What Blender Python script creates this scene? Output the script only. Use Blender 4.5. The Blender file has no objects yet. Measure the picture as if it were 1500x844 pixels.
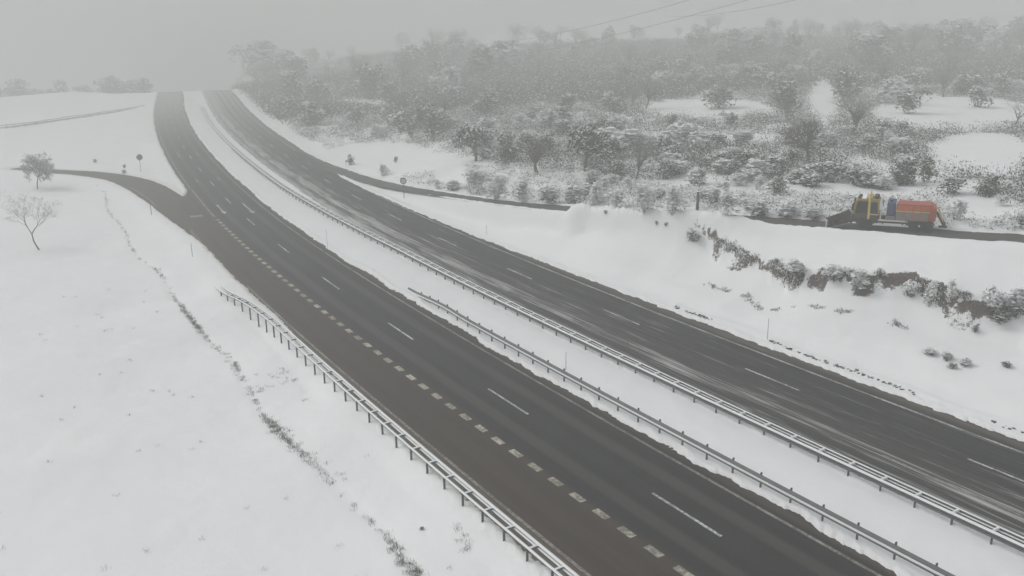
import bpy, bmesh, math, random
import numpy as np
from mathutils import Vector, Matrix
PI = math.pi
S = bpy.context.scene
COL = S.collection
# ------------------------------------------------------------------ camera, sky, sun, exposure
FPX, PITCH, CAMH, ROLL = 1297.047, 0.283889, 23.6, -0.012735
cd = bpy.data.cameras.new('camera'); cam = bpy.data.objects.new('camera', cd); COL.objects.link(cam)
cd.sensor_width = 36; cd.lens = 36 * FPX / 1500; cd.clip_start = .5; cd.clip_end = 6000
cam.matrix_world = Matrix.Translation((0, 0, CAMH)) @ Matrix.Rotation(PI/2 - PITCH, 4, 'X') @ Matrix.Rotation(ROLL, 4, 'Z')
S.camera = cam
SUN_EL, SUN_AZ = math.radians(42), math.radians(-70)
W = bpy.data.worlds.new('World'); S.world = W; W.use_nodes = True
nt = W.node_tree; bg = nt.nodes['Background']
sky = nt.nodes.new('ShaderNodeTexSky'); sky.sky_type = 'NISHITA'; sky.sun_disc = False
sky.sun_elevation = SUN_EL; sky.sun_rotation = SUN_AZ; sky.altitude = 1200; sky.air_density = 1.6; sky.dust_density = 6.0; sky.ozone_density = 1.0
hs = nt.nodes.new('ShaderNodeHueSaturation'); hs.inputs['Saturation'].default_value = .12
nt.links.new(sky.outputs[0], hs.inputs['Color']); nt.links.new(hs.outputs[0], bg.inputs[0])
bg.inputs[1].default_value = .14
sl = bpy.data.lights.new('sun', 'SUN'); sun = bpy.data.objects.new('sun', sl); COL.objects.link(sun)
sl.energy = 1.0; sl.angle = math.radians(25); sl.color = (1, .97, .93)
d = Vector((math.sin(SUN_AZ)*math.cos(SUN_EL), math.cos(SUN_AZ)*math.cos(SUN_EL), math.sin(SUN_EL)))
sun.rotation_euler = d.to_track_quat('Z', 'Y').to_euler()
S.view_settings.view_transform = 'Standard'; S.view_settings.look = 'None'
S.view_settings.exposure = 0.26; S.view_settings.gamma = 1.0
S.render.engine = 'CYCLES'
S.cycles.max_bounces = 7; S.cycles.volume_bounces = 3; S.cycles.diffuse_bounces = 3; S.cycles.glossy_bounces = 2
S.cycles.use_denoising = True
HAZE = .0037
rng = np.random.default_rng(5); random.seed(5)

# ------------------------------------------------------------------ helpers
def ray(px, py):
    u = np.asarray(px, float) - 750; v = np.asarray(py, float) - 422
    c, s = math.cos(ROLL), math.sin(ROLL)
    a = c*u + s*v; b = -s*u + c*v
    y = FPX*math.cos(PITCH) - b*math.sin(PITCH); z = -FPX*math.sin(PITCH) - b*math.cos(PITCH)
    return a/y, z/y
def atZ(px, py, z):
    dx, dz = ray(px, py); Y = (z - CAMH)/dz
    return float(dx*Y), float(Y), float(z)
def atY(px, py, Y):
    dx, dz = ray(px, py); return float(dx*Y), float(Y), float(CAMH + dz*Y)
def sstep(a, b, x):
    t = np.clip((x - a)/(b - a), 0, 1); return t*t*(3 - 2*t)
_h = np.random.default_rng(11).random((256, 256))
def vnoise(x, y, f=1.0, o=0):
    x = np.asarray(x)*f + o*17.3; y = np.asarray(y)*f + o*9.1
    xi = np.floor(x).astype(int); yi = np.floor(y).astype(int)
    u = x - xi; v = y - yi; u = u*u*(3-2*u); v = v*v*(3-2*v)
    g = lambda i, j: _h[(xi+i) & 255, (yi+j) & 255]
    return (g(0,0)*(1-u)+g(1,0)*u)*(1-v) + (g(0,1)*(1-u)+g(1,1)*u)*v
def fbm(x, y, f=1.0, n=4, o=0):
    r = 0; a = .5
    for k in range(n): r = r + a*vnoise(x, y, f*2**k, o+k); a *= .5
    return r/(1 - .5**n)
def tag(o, label=None, cat=None, group=None, kind=None):
    if label: o['label'] = label
    if cat: o['category'] = cat
    if group: o['group'] = group
    if kind: o['kind'] = kind
    return o
def link(name, me, parent=None):
    o = bpy.data.objects.new(name, me); COL.objects.link(o)
    if parent: o.parent = parent
    return o
def mesh(name, V, F, mats, mi=None, smooth=False, uv=None):
    me = bpy.data.meshes.new(name)
    V = np.asarray(V, np.float32).reshape(-1, 3)
    if isinstance(F, np.ndarray):
        nf, k = F.shape
        me.vertices.add(len(V)); me.vertices.foreach_set('co', V.ravel())
        me.loops.add(nf*k); me.loops.foreach_set('vertex_index', F.astype(np.int32).ravel())
        me.polygons.add(nf); me.polygons.foreach_set('loop_start', np.arange(0, nf*k, k, dtype=np.int32))
        me.update(calc_edges=True)
    else:
        me.from_pydata(V.tolist(), [], F)
    for m in (mats if isinstance(mats, (list, tuple)) else [mats]): me.materials.append(m)
    if mi is not None: me.polygons.foreach_set('material_index', np.asarray(mi, np.int32))
    if smooth: me.polygons.foreach_set('use_smooth', np.ones(len(me.polygons), bool))
    if uv is not None:
        li = np.empty(len(me.loops), np.int32); me.loops.foreach_get('vertex_index', li)
        u = me.uv_layers.new(name='UVMap'); u.data.foreach_set('uv', np.asarray(uv, np.float32)[li].ravel())
    me.update()
    return me
def thing(name, label, cat, loc=(0,0,0), rz=0, group=None):
    o = bpy.data.objects.new(name, None); COL.objects.link(o); o.empty_display_size = .3
    o.location = loc; o.rotation_euler = (0, 0, rz)
    return tag(o, label, cat, group)
class MB:
    def __init__(s): s.v = []; s.f = []
    def add(s, V, F):
        b = len(s.v); s.v += [tuple(p) for p in V]; s.f += [tuple(i+b for i in q) for q in F]; return s
    def box(s, x0, x1, y0, y1, z0, z1, bev=.02, M=None):
        bm = bmesh.new(); bmesh.ops.create_cube(bm, size=1)
        for v in bm.verts: v.co = Vector(((x0+x1)/2+v.co.x*(x1-x0), (y0+y1)/2+v.co.y*(y1-y0), (z0+z1)/2+v.co.z*(z1-z0)))
        if bev: bmesh.ops.bevel(bm, geom=bm.edges[:], offset=bev, segments=1, affect='EDGES')
        if M is not None: bm.transform(M)
        bm.verts.index_update(); s.add([v.co[:] for v in bm.verts], [[v.index for v in f.verts] for f in bm.faces]); bm.free(); return s
    def prism(s, pts, y0, y1):      # outline in x,z extruded along y
        n = len(pts); V = [(x, y0, z) for x, z in pts] + [(x, y1, z) for x, z in pts]
        return s.add(V, [tuple(range(n))[::-1], tuple(range(n, 2*n))] + [(i, (i+1) % n, n+(i+1) % n, n+i) for i in range(n)])
    def tube(s, pts, rad, n=8, cap=True):
        pts = [Vector(p) for p in pts]; R = rad if hasattr(rad, '__len__') else [rad]*len(pts); V = []
        for i, p in enumerate(pts):
            t = (pts[min(i+1, len(pts)-1)] - pts[max(i-1, 0)]).normalized()
            a = t.orthogonal().normalized() if i == 0 else (a - t*a.dot(t)).normalized()
            b = t.cross(a)
            V += [p + (a*math.cos(2*PI*k/n) + b*math.sin(2*PI*k/n))*R[i] for k in range(n)]
        F = [(i*n+k, i*n+(k+1) % n, (i+1)*n+(k+1) % n, (i+1)*n+k) for i in range(len(pts)-1) for k in range(n)]
        if cap: F += [tuple(range(n))[::-1], tuple(range((len(pts)-1)*n, len(pts)*n))]
        return s.add(V, F)
    def lathe_y(s, prof, c, n=20):  # (radius, y offset) turned about the y axis
        V = [(c[0]+r*math.cos(2*PI*k/n), c[1]+y, c[2]+r*math.sin(2*PI*k/n)) for r, y in prof for k in range(n)]
        m = len(prof); F = [(i*n+k, i*n+(k+1) % n, (i+1)*n+(k+1) % n, (i+1)*n+k) for i in range(m-1) for k in range(n)]
        F += [tuple(range(n))[::-1], tuple(range((m-1)*n, m*n))]
        return s.add(V, F)
    def build(s, name, m, parent=None, smooth=False):
        me = mesh(name, s.v, s.f, m, smooth=smooth)
        bm = bmesh.new(); bm.from_mesh(me); bmesh.ops.recalc_face_normals(bm, faces=bm.faces[:]); bm.to_mesh(me); bm.free()
        return link(name, me, parent)

# ------------------------------------------------------------------ materials
class NT:
    def __init__(s, name):
        s.m = bpy.data.materials.new(name); s.m.use_nodes = True; s.t = s.m.node_tree; s.p = s.t.nodes['Principled BSDF']
    def n(s, typ, **kw):
        q = s.t.nodes.new('ShaderNode'+typ)
        for k, v in kw.items():
            if hasattr(q, k): setattr(q, k, v)
        return q
    def set(s, inp, v):
        if isinstance(v, bpy.types.NodeSocket): s.t.links.new(v, inp)
        elif isinstance(v, (tuple, list)) and inp.type == 'RGBA': inp.default_value = (*v[:3], 1)
        else: inp.default_value = v
    def math(s, op, a, b=0.0, clamp=False):
        q = s.n('Math', operation=op, use_clamp=clamp); s.set(q.inputs[0], a); s.set(q.inputs[1], b); return q.outputs[0]
    def mix(s, f, a, b):
        q = s.n('Mix', data_type='RGBA'); s.set(q.inputs['Factor'], f); s.set(q.inputs[6], a); s.set(q.inputs[7], b); return q.outputs[2]
    def ramp(s, v, lo, hi, a=0.0, b=1.0):
        q = s.n('MapRange', interpolation_type='SMOOTHSTEP'); s.set(q.inputs[0], v)
        q.inputs[1].default_value = lo; q.inputs[2].default_value = hi; q.inputs[3].default_value = a; q.inputs[4].default_value = b; return q.outputs[0]
    def noise(s, vec, scale, detail=4, rough=.55, dist=0):
        q = s.n('TexNoise'); q.inputs['Scale'].default_value = scale; q.inputs['Detail'].default_value = detail
        q.inputs['Roughness'].default_value = rough; q.inputs['Distortion'].default_value = dist
        if vec is not None: s.t.links.new(vec, q.inputs['Vector'])
        return q.outputs[0]
    def mapv(s, vec, sc):
        q = s.n('Mapping'); q.inputs['Scale'].default_value = sc; s.t.links.new(vec, q.inputs['Vector']); return q.outputs[0]
    def pos(s): return s.n('NewGeometry').outputs['Position']
    def uv(s): return s.n('TexCoord').outputs['UV']
    def bump(s, h, st, dist=.05):
        q = s.n('Bump'); q.inputs['Strength'].default_value = st; q.inputs['Distance'].default_value = dist
        s.set(q.inputs['Height'], h); s.t.links.new(q.outputs[0], s.p.inputs['Normal'])
    def out(s, col, rough=.8, metal=0, spec=.3):
        s.set(s.p.inputs['Base Color'], col); s.set(s.p.inputs['Roughness'], rough); s.set(s.p.inputs['Metallic'], metal)
        s.p.inputs['Specular IOR Level'].default_value = spec; return s.m
def simple(name, col, rough=.7, metal=0, var=.25, scale=3.0, spec=.3, snow=0):
    t = NT(name); oc = t.n('TexCoord').outputs['Object']
    f = t.noise(oc, scale, 5, .6)
    c = t.mix(f, tuple(x*(1-var) for x in col), tuple(min(1, x*(1+var)) for x in col))
    if snow:    # settled snow on the upward faces of the thing
        nz = t.n('SeparateXYZ'); t.t.links.new(t.n('NewGeometry').outputs['Normal'], nz.inputs[0])
        k = t.math('ADD', nz.outputs[2], t.math('MULTIPLY', t.math('SUBTRACT', t.noise(oc, 6, 3), .5), .8))
        c = t.mix(t.ramp(k, 1-snow, 1-snow+.25), c, (.78, .79, .8))
    return t.out(c, rough, metal, spec)
SNOWC = (.80, .81, .815)
def ground_mat():
    t = NT('snow_ground'); P = t.pos()
    a = t.n('Attribute', attribute_name='mask'); sp = t.n('SeparateColor'); t.t.links.new(a.outputs['Color'], sp.inputs[0])
    n1 = t.noise(P, .35, 5, .6); n2 = t.noise(P, 3.2, 6, .7); n3 = t.noise(P, 9, 5, .7)
    c = t.mix(n1, (.76, .775, .785), (.83, .835, .84))
    # road-splashed slush along the edges
    g = t.math('MULTIPLY', sp.outputs[0], t.ramp(n2, .28, .72, .35, 1.0))
    c = t.mix(t.math('MULTIPLY', g, .75, True), c, (.40, .365, .30))
    # bare earth on the cut bank
    e = t.ramp(t.math('ADD', sp.outputs[1], t.math('ADD', t.math('MULTIPLY', t.math('SUBTRACT', n2, .5), 1.3), t.math('MULTIPLY', t.math('SUBTRACT', n3, .5), .9))), .42, .6)
    ec = t.mix(t.ramp(n3, .3, .75), (.032, .025, .022), (.17, .13, .115))
    c = t.mix(e, c, ec)
    # grass and heather tips showing through thin snow
    st = t.ramp(t.math('ADD', sp.outputs[2], t.math('MULTIPLY', t.math('SUBTRACT', n3, .5), 1.5)), .72, .9)
    c = t.mix(st, c, (.12, .105, .08))
    h = t.math('ADD', t.math('MULTIPLY', n1, 1.2), t.math('MULTIPLY', n2, .5))
    t.bump(h, .35, .12)
    return t.out(c, .75, 0, .25)
def asphalt(name, left=True):
    t = NT(name); U = t.uv(); sx = t.n('SeparateXYZ'); t.t.links.new(U, sx.inputs[0]); D, SS = sx.outputs[0], sx.outputs[1]
    lon = t.noise(t.mapv(U, (1.6, .05, 1)), 1.6, 6, .6); fine = t.noise(U, 9, 5, .7); big = t.noise(t.mapv(U, (1, .25, 1)), .35, 3)
    c = t.mix(lon, (.010, .0098, .0097), (.030, .029, .0285))
    c = t.mix(t.math('MULTIPLY', t.ramp(fine, .45, .8), .45), c, (.06, .057, .053))
    def band(x0, w0, x1=None):
        q = t.math('ABSOLUTE', t.math('SUBTRACT', D, x0)); return t.ramp(q, w0*.35, w0, 1.0, 0.0)
    if left:
        k = t.math('MULTIPLY', t.ramp(t.math('ADD', D, t.math('MULTIPLY', t.math('SUBTRACT', big, .5), 1.2)), -3.6, -2.9, 1, 0), t.ramp(lon, .25, .75, .55, 1.0))
        c = t.mix(t.math('MULTIPLY', k, .85), c, (.064, .044, .033))
        for x0 in (-2.6, -.9, .9, 2.6): c = t.mix(t.math('MULTIPLY', band(x0, .55), .45), c, (.012, .012, .0125))
        for x0 in (-1.75, 1.75): c = t.mix(t.math('MULTIPLY', band(x0, .6), .6), c, (.062, .058, .054))
        for x0 in (-6.3, -4.5): c = t.mix(t.math('MULTIPLY', band(x0, .5), .5), c, (.036, .025, .02))
        sl = t.math('MULTIPLY', t.ramp(D, -7.25, -7.7), t.ramp(t.noise(t.mapv(U, (5, .25, 1)), 2, 6, .7), .35, .7, .3, 1))
        c = t.mix(sl, c, (.20, .165, .135))
        fog_fade = t.math('MULTIPLY', t.ramp(SS, 150, 315), t.ramp(t.noise(t.mapv(U, (1.2, .06, 1)), 1.3, 5, .65), .25, .7, .7, 1)); c = t.mix(t.math('MULTIPLY', fog_fade, .85), c, (.42, .42, .41))  # asphalt pales with distance: fog fade painted into the colour
        sr = t.math('MULTIPLY', t.ramp(D, 3.7, 4.2), t.ramp(lon, .3, .65, .3, 1.0))
        c = t.mix(sr, c, (.075, .06, .048))
    else:
        st = t.noise(t.mapv(U, (3.5, .09, 1)), 1.4, 6, .68, .4); pat = t.noise(t.mapv(U, (.5, .06, 1)), 1.0, 3)
        env = t.math('ADD', t.math('MULTIPLY', band(13.7, 1.0), .12), t.math('MULTIPLY', band(11.3, 1.5), .11))
        env = t.math('ADD', env, t.math('MULTIPLY', band(15.6, .8), .05))
        env = t.math('ADD', env, t.math('MULTIPLY', t.ramp(SS, 20, 70), t.math('MULTIPLY', t.ramp(D, 16.5, 11.5), .10)))
        env = t.math('ADD', env, t.math('MULTIPLY', t.math('SUBTRACT', pat, .5), .22))
        sm = t.ramp(t.math('ADD', st, env), .54, .80, 0, .9)
        c = t.mix(t.math('MULTIPLY', band(14.2, 3.2), .35), c, (.062, .058, .055)); c = t.mix(t.math('MULTIPLY', t.ramp(SS, 130, 330), .75), c, (.42, .42, .41))  # second mix paints the far fog fade into the asphalt colour
        c = t.mix(sm, c, (.50, .495, .49))
        for x0 in (16.2, 18.2, 20.0): c = t.mix(t.math('MULTIPLY', band(x0, .5), .5), c, (.013, .013, .0135))
        c = t.mix(t.math('MULTIPLY', t.ramp(D, 20.8, 21.6), t.ramp(lon, .3, .65, .3, 1.0)), c, (.10, .085, .07))
    t.bump(fine, .15, .01)
    return t.out(c, t.ramp(lon, .2, .8, .6, .8), 0, .15)
def ramp_asphalt(name, a, b):
    t = NT(name); U = t.uv(); lon = t.noise(t.mapv(U, (1.6, .08, 1)), 1.6, 6, .6); fine = t.noise(U, 8, 5, .7)
    c = t.mix(lon, a, b); c = t.mix(t.math('MULTIPLY', fine, .3), c, (.09, .08, .07)); return t.out(c, .75, 0, .15)
def marking(name, col):
    t = NT(name); U = t.pos(); w = t.noise(U, 5, 6, .7); q = t.noise(U, .5, 3)
    c = t.mix(t.ramp(t.math('ADD', w, t.math('MULTIPLY', q, .6)), .62, .92), col, tuple(x*.30 for x in col)); return t.out(c, .6, 0, .3)
M = dict(
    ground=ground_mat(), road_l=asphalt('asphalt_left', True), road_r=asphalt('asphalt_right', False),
    ramp_l=ramp_asphalt('slip_road_left', (.040, .030, .023), (.074, .055, .042)), ramp_r=ramp_asphalt('slip_road_right', (.045, .042, .04), (.085, .08, .075)),
    lane=ramp_asphalt('country_lane', (.12, .12, .12), (.25, .25, .25)),
    white=marking('white_paint', (.62, .62, .61)), dirty=marking('grimy_paint', (.50, .475, .38)), edge=marking('edge_paint', (.30, .28, .25)), edge_r=marking('edge_paint_right', (.48, .47, .45)),
    steel=simple('galvanised_steel', (.13, .133, .136), .55, .3, .3, 4), dsteel=simple('dark_steel', (.10, .10, .105), .55, .2, .3, 4),
    snow=simple('snow', SNOWC, .8, 0, .03, 2), snowg=simple('old_snow', (.62, .62, .62), .8, 0, .1, 3),
    bark=simple('bark', (.075, .066, .058), .9, 0, .35, 5), twig=simple('frosted_twig', (.20, .19, .18), .9, 0, .25, 4), twigd=simple('dark_twig', (.09, .081, .072), .9, 0, .3, 4),
    twigf=simple('rime_twig', (.58, .58, .575), .9, 0, .2, 4), rust=simple('russet_leaf', (.11, .07, .052), .9, 0, .35, 4),
    leaf=simple('evergreen_leaf', (.042, .045, .035), .85, 0, .4, 4), leafo=simple('olive_leaf', (.075, .075, .048), .85, 0, .4, 4), heath=simple('heather', (.09, .08, .069), .9, 0, .4, 2),
    dry=simple('dry_grass', (.15, .137, .118), .9, 0, .45, 2), soil=simple('dark_soil', (.045, .036, .03), .95, 0, .5, 4),
)

# ------------------------------------------------------------------ motorway line (measured along s, offset d to the right)
ds = 2.0
sg = np.arange(-70, 760, ds)
kk = np.where(sg < 98, -0.000691 - 9.53e-6*sg, np.where(sg < 270, -.0006, 0))
i0 = int(70/ds)
th = np.concatenate([[0], np.cumsum((kk[1:]+kk[:-1])/2*ds)]); th += 2.133458 - th[i0]
cx = np.concatenate([[0], np.cumsum(np.cos((th[1:]+th[:-1])/2)*ds)]); cy = np.concatenate([[0], np.cumsum(np.sin((th[1:]+th[:-1])/2)*ds)])
cx += 7.2747 - cx[i0]; cy += 41.8638 - cy[i0]
cz = np.interp(sg, [-70, 110, 150, 200, 270, 320, 355, 410, 760], [0, 0, .2, .75, 2.0, 2.6, 1.8, -4, -58])
cz = np.convolve(np.pad(cz, 14, mode='edge'), np.ones(29)/29, 'valid')
def P(s, d, z=0):
    x = np.interp(s, sg, cx); y = np.interp(s, sg, cy); t = np.interp(s, sg, th)
    return x + d*np.sin(t), y - d*np.cos(t), np.interp(s, sg, cz) + z
def head(s): return float(np.interp(s, sg, th))
def nearest(X, Y, px, py):
    """signed offset (right positive), index-parameter of the nearest point on a polyline"""
    n = len(X); D = np.empty(n); T = np.empty(n)
    ax, ay = px[:-1], py[:-1]; bx, by = np.diff(px), np.diff(py); L2 = bx*bx + by*by
    for a in range(0, n, 40000):
        x = X[a:a+40000, None]; y = Y[a:a+40000, None]
        t = np.clip(((x-ax)*bx + (y-ay)*by)/L2, 0, 1)
        ex = x-ax-t*bx; ey = y-ay-t*by; q = ex*ex + ey*ey
        i = np.argmin(q, 1); r = np.arange(len(i))
        sg_ = np.sign(ex[r, i]*by[i] - ey[r, i]*bx[i]); D[a:a+40000] = np.sqrt(q[r, i])*np.where(sg_ == 0, 1, sg_); T[a:a+40000] = i + t[r, i]
    return D, T
dl_s = [-70, 2, 26, 40, 86, 99, 104, 108.5, 111, 800]; dl_v = [8.4, 8.4, 8.1, 7.4, 7.6, 7.6, 6.6, 4.7, 4.3, 4.3]
LR_E, RL_E, RR_E = 4.25, 10.75, 22.0
RRs, RRv = [-70, 40, 70, 112, 120, 160, 800], [22, 21.8, 21.1, 20.2, 21.0, 22, 22]

# slip roads: centre points x, y, z and half width
def spline(pts, step=1.5):
    A = np.array(pts, float); seg = np.r_[0, np.cumsum(np.hypot(*np.diff(A[:, :2], axis=0).T))]
    q = np.arange(0, seg[-1], step); out = []
    Pm = np.vstack([2*A[0]-A[1], A, 2*A[-1]-A[-2]])
    for v in q:
        i = min(np.searchsorted(seg, v, 'right')-1, len(A)-2); t = (v-seg[i])/(seg[i+1]-seg[i])
        p0, p1, p2, p3 = Pm[i], Pm[i+1], Pm[i+2], Pm[i+3]
        out.append(.5*((2*p1)+(-p0+p2)*t+(2*p0-5*p1+4*p2-p3)*t*t+(-p0+3*p1-3*p2+p3)*t**3))
    return np.array(out)
rampL = spline([(-92, 164.5, .0, 1.6), (-83.5, 160.3, .0, 1.8), (-75, 156.6, 0, 2.3), (-66.5, 150.6, 0, 2.5), (-59, 141.8, 0, 2.8), (-51.3, 130.0, 0, 2.6), (-45.0, 118.5, 0, 1.9), (-39.0, 107.5, 0, 1.0), (-33, 97, 0, .6), (-28.5, 88, 0, .4), (-25.5, 82.5, 0, .2)])
rr = [(1640, 372, 6.7), (1500, 351, 6.6), (1420, 346, 6.5), (1350, 340, 6.4), (1290, 335.5, 6.3), (1220, 330.5, 6.15), (1130, 324, 5.85), (1000, 315.5, 5.2), (900, 310.5, 4.4), (833, 306, 3.8), (733, 296.5, 2.8), (667, 287.5, 2.0), (600, 276.5, 1.1), (550, 266, .45), (500, 250.5, .12)]
rp = [(*atZ(*q), 1.9 if q[0] > 800 else 1.25) for q in rr]
for s_, d_ in ((132, 20.6), (150, 19.8)):
    x, y, z = P(s_, d_); rp.append((float(x), float(y), float(z), 1.7))
rampR = spline(rp)
lane_pts = [atZ(-160, 205, .6), atZ(0, 188, .6), atZ(60, 180, .6), atZ(130, 170, .6), atZ(203, 158.8, .7)]
laneL = spline([(*q, 1.7) for q in lane_pts])

# ------------------------------------------------------------------ terrain height
ctl = []
for s_ in range(-66, 500, 14):
    for d_, z_ in ((-10.5, -.08), (4.6, .05), (7.4, .12), (10.4, .05), (23.2, .08)): 
        if s_ > 100 and d_ == -10.5: d_ = -5.5
        ctl.append(P(s_, d_, z_))
for s_ in range(-40, 100, 16):
    w = 1 if s_ < 60 else .6
    ctl += [P(s_, -13.5, -1.15*w), P(s_, -16.5, -.85*w), P(s_, -24, -.55*w)]
ctl += [atZ(*q) for q in [(0, 500, -.7), (60, 420, -.5), (120, 380, -.6), (20, 300, -.2), (60, 270, -.1), (0, 240, 0), (120, 215, .1), (180, 185, .4), (0, 188, .6), (130, 170, .6), (205, 157.5, .8), (150, 600, -.8), (250, 700, -.9), (0, 844, -1), (300, 844, -1)]]
ctl += [atY(0, 150, 330), atY(100, 135, 400), (-230, 480, -14), (-330, 480, -12), (-140, 480, 2), (-210, 400, -3), (-300, 420, -4)]
# bank between the motorway and the slip road
ctl += [atZ(*q) for q in [(1160, 470, 1.2), (1360, 520, 1.2), (1500, 570, 1.1), (960, 372, 2.2), (1050, 388, 2.2), (1130, 412, 2.2), (1200, 442, 2.2), (1280, 458, 2.2), (1350, 462, 2.2), (1440, 474, 2.3), (1560, 490, 2.3),
    (940, 322, 4.4), (1000, 341, 4.3), (1060, 356, 4.3), (1120, 373, 4.3), (1200, 390, 4.3), (1300, 403, 4.35), (1380, 418, 4.4), (1500, 433, 4.5), (1600, 445, 4.5),
    (1080, 345, 5.1), (1250, 367, 5.3), (1400, 390, 5.4), (870, 335, 2.9), (800, 325, 2.4), (760, 335, 1.0), (870, 390, 1.0), (700, 305, 1.0), (640, 300, .5)]]
ctl += [atZ(*q) for q in [(1300, 300, 6.9), (1450, 312, 7.2), (1200, 285, 6.8), (1050, 287, 6.0), (930, 270, 5.2), (800, 268, 4.2), (700, 262, 3.2), (620, 250, 2.2), (560, 228, 1.6), (480, 206, 1.5), (400, 178, 1.9), (350, 146, 2.9)]]
ctl += [atY(*q) for q in [(1488, 187, 142), (1250, 195, 138), (1350, 240, 108), (1100, 220, 122), (950, 215, 138), (800, 215, 148), (650, 200, 172), (500, 170, 225), (1400, 130, 215), (1200, 130, 220), (1000, 140, 225), (800, 150, 230), (650, 140, 265), (480, 125, 330),
    (1400, 80, 330), (1100, 82, 360), (800, 88, 390), (600, 95, 420), (420, 105, 470), (1400, 45, 520), (1100, 48, 560), (800, 57, 620), (600, 66, 680)]]
ctl += [(-300, 100, 1), (300, 60, 11), (320, 220, 13), (0, 1000, 26), (-500, 1000, -60), (-250, 800, -45), (500, 800, 30), (130, 40, 7.5), (60, 20, 5), (-100, 20, -.6), (-30, 18, -1), (0, 5, -1), (-150, 60, -.2)]
ctl = np.array([tuple(map(float, q)) for q in ctl])
_sc = 100.0
def _phi(r2): return np.where(r2 > 1e-12, .5*r2*np.log(np.maximum(r2, 1e-12)), 0)
_c = ctl[:, :2]/_sc; n_ = len(_c)
K = _phi(((_c[:, None]-_c[None])**2).sum(-1)) + 2e-3*np.eye(n_); Pm = np.c_[np.ones(n_), _c]
A = np.block([[K, Pm], [Pm.T, np.zeros((3, 3))]]); wts = np.linalg.solve(A, np.r_[ctl[:, 2], 0, 0, 0])
def tps(X, Y):
    out = np.empty(len(X))
    for a in range(0, len(X), 30000):
        q = np.c_[X[a:a+30000], Y[a:a+30000]]/_sc
        r2 = (q[:, :1]-_c[:, 0])**2 + (q[:, 1:]-_c[:, 1])**2
        out[a:a+30000] = _phi(r2) @ wts[:n_] + wts[n_] + q @ wts[n_+1:]
    return out
scarp = np.array([atZ(*q)[:2] for q in [(930, 318, 4.3), (965, 330, 4.3), (1000, 341, 4.3), (1030, 346, 4.3), (1060, 353, 4.3), (1100, 366, 4.3), (1140, 374, 4.3), (1165, 386, 4.3), (1205, 389, 4.3), (1250, 396, 4.3), (1290, 401, 4.35), (1340, 408, 4.35), (1380, 417, 4.4), (1440, 428, 4.4), (1500, 434, 4.45), (1560, 440, 4.5)]])
crest = np.array([atZ(*q)[:2] for q in [(860, 306, 4.6), (900, 313, 4.9), (1000, 319.5, 5.6), (1130, 327.5, 6.3), (1215, 335, 6.5), (1300, 342, 6.6), (1400, 353, 6.75), (1500, 361, 6.85), (1600, 372, 6.9)]])
mound = atZ(866, 316, 3.9)
ditch_d = lambda s: -13.45 + .35*np.sin(s*.23) - np.where(s > 50, (s-50)*.045, 0)
rocks_line = (-9, 24, 22.95)
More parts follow.
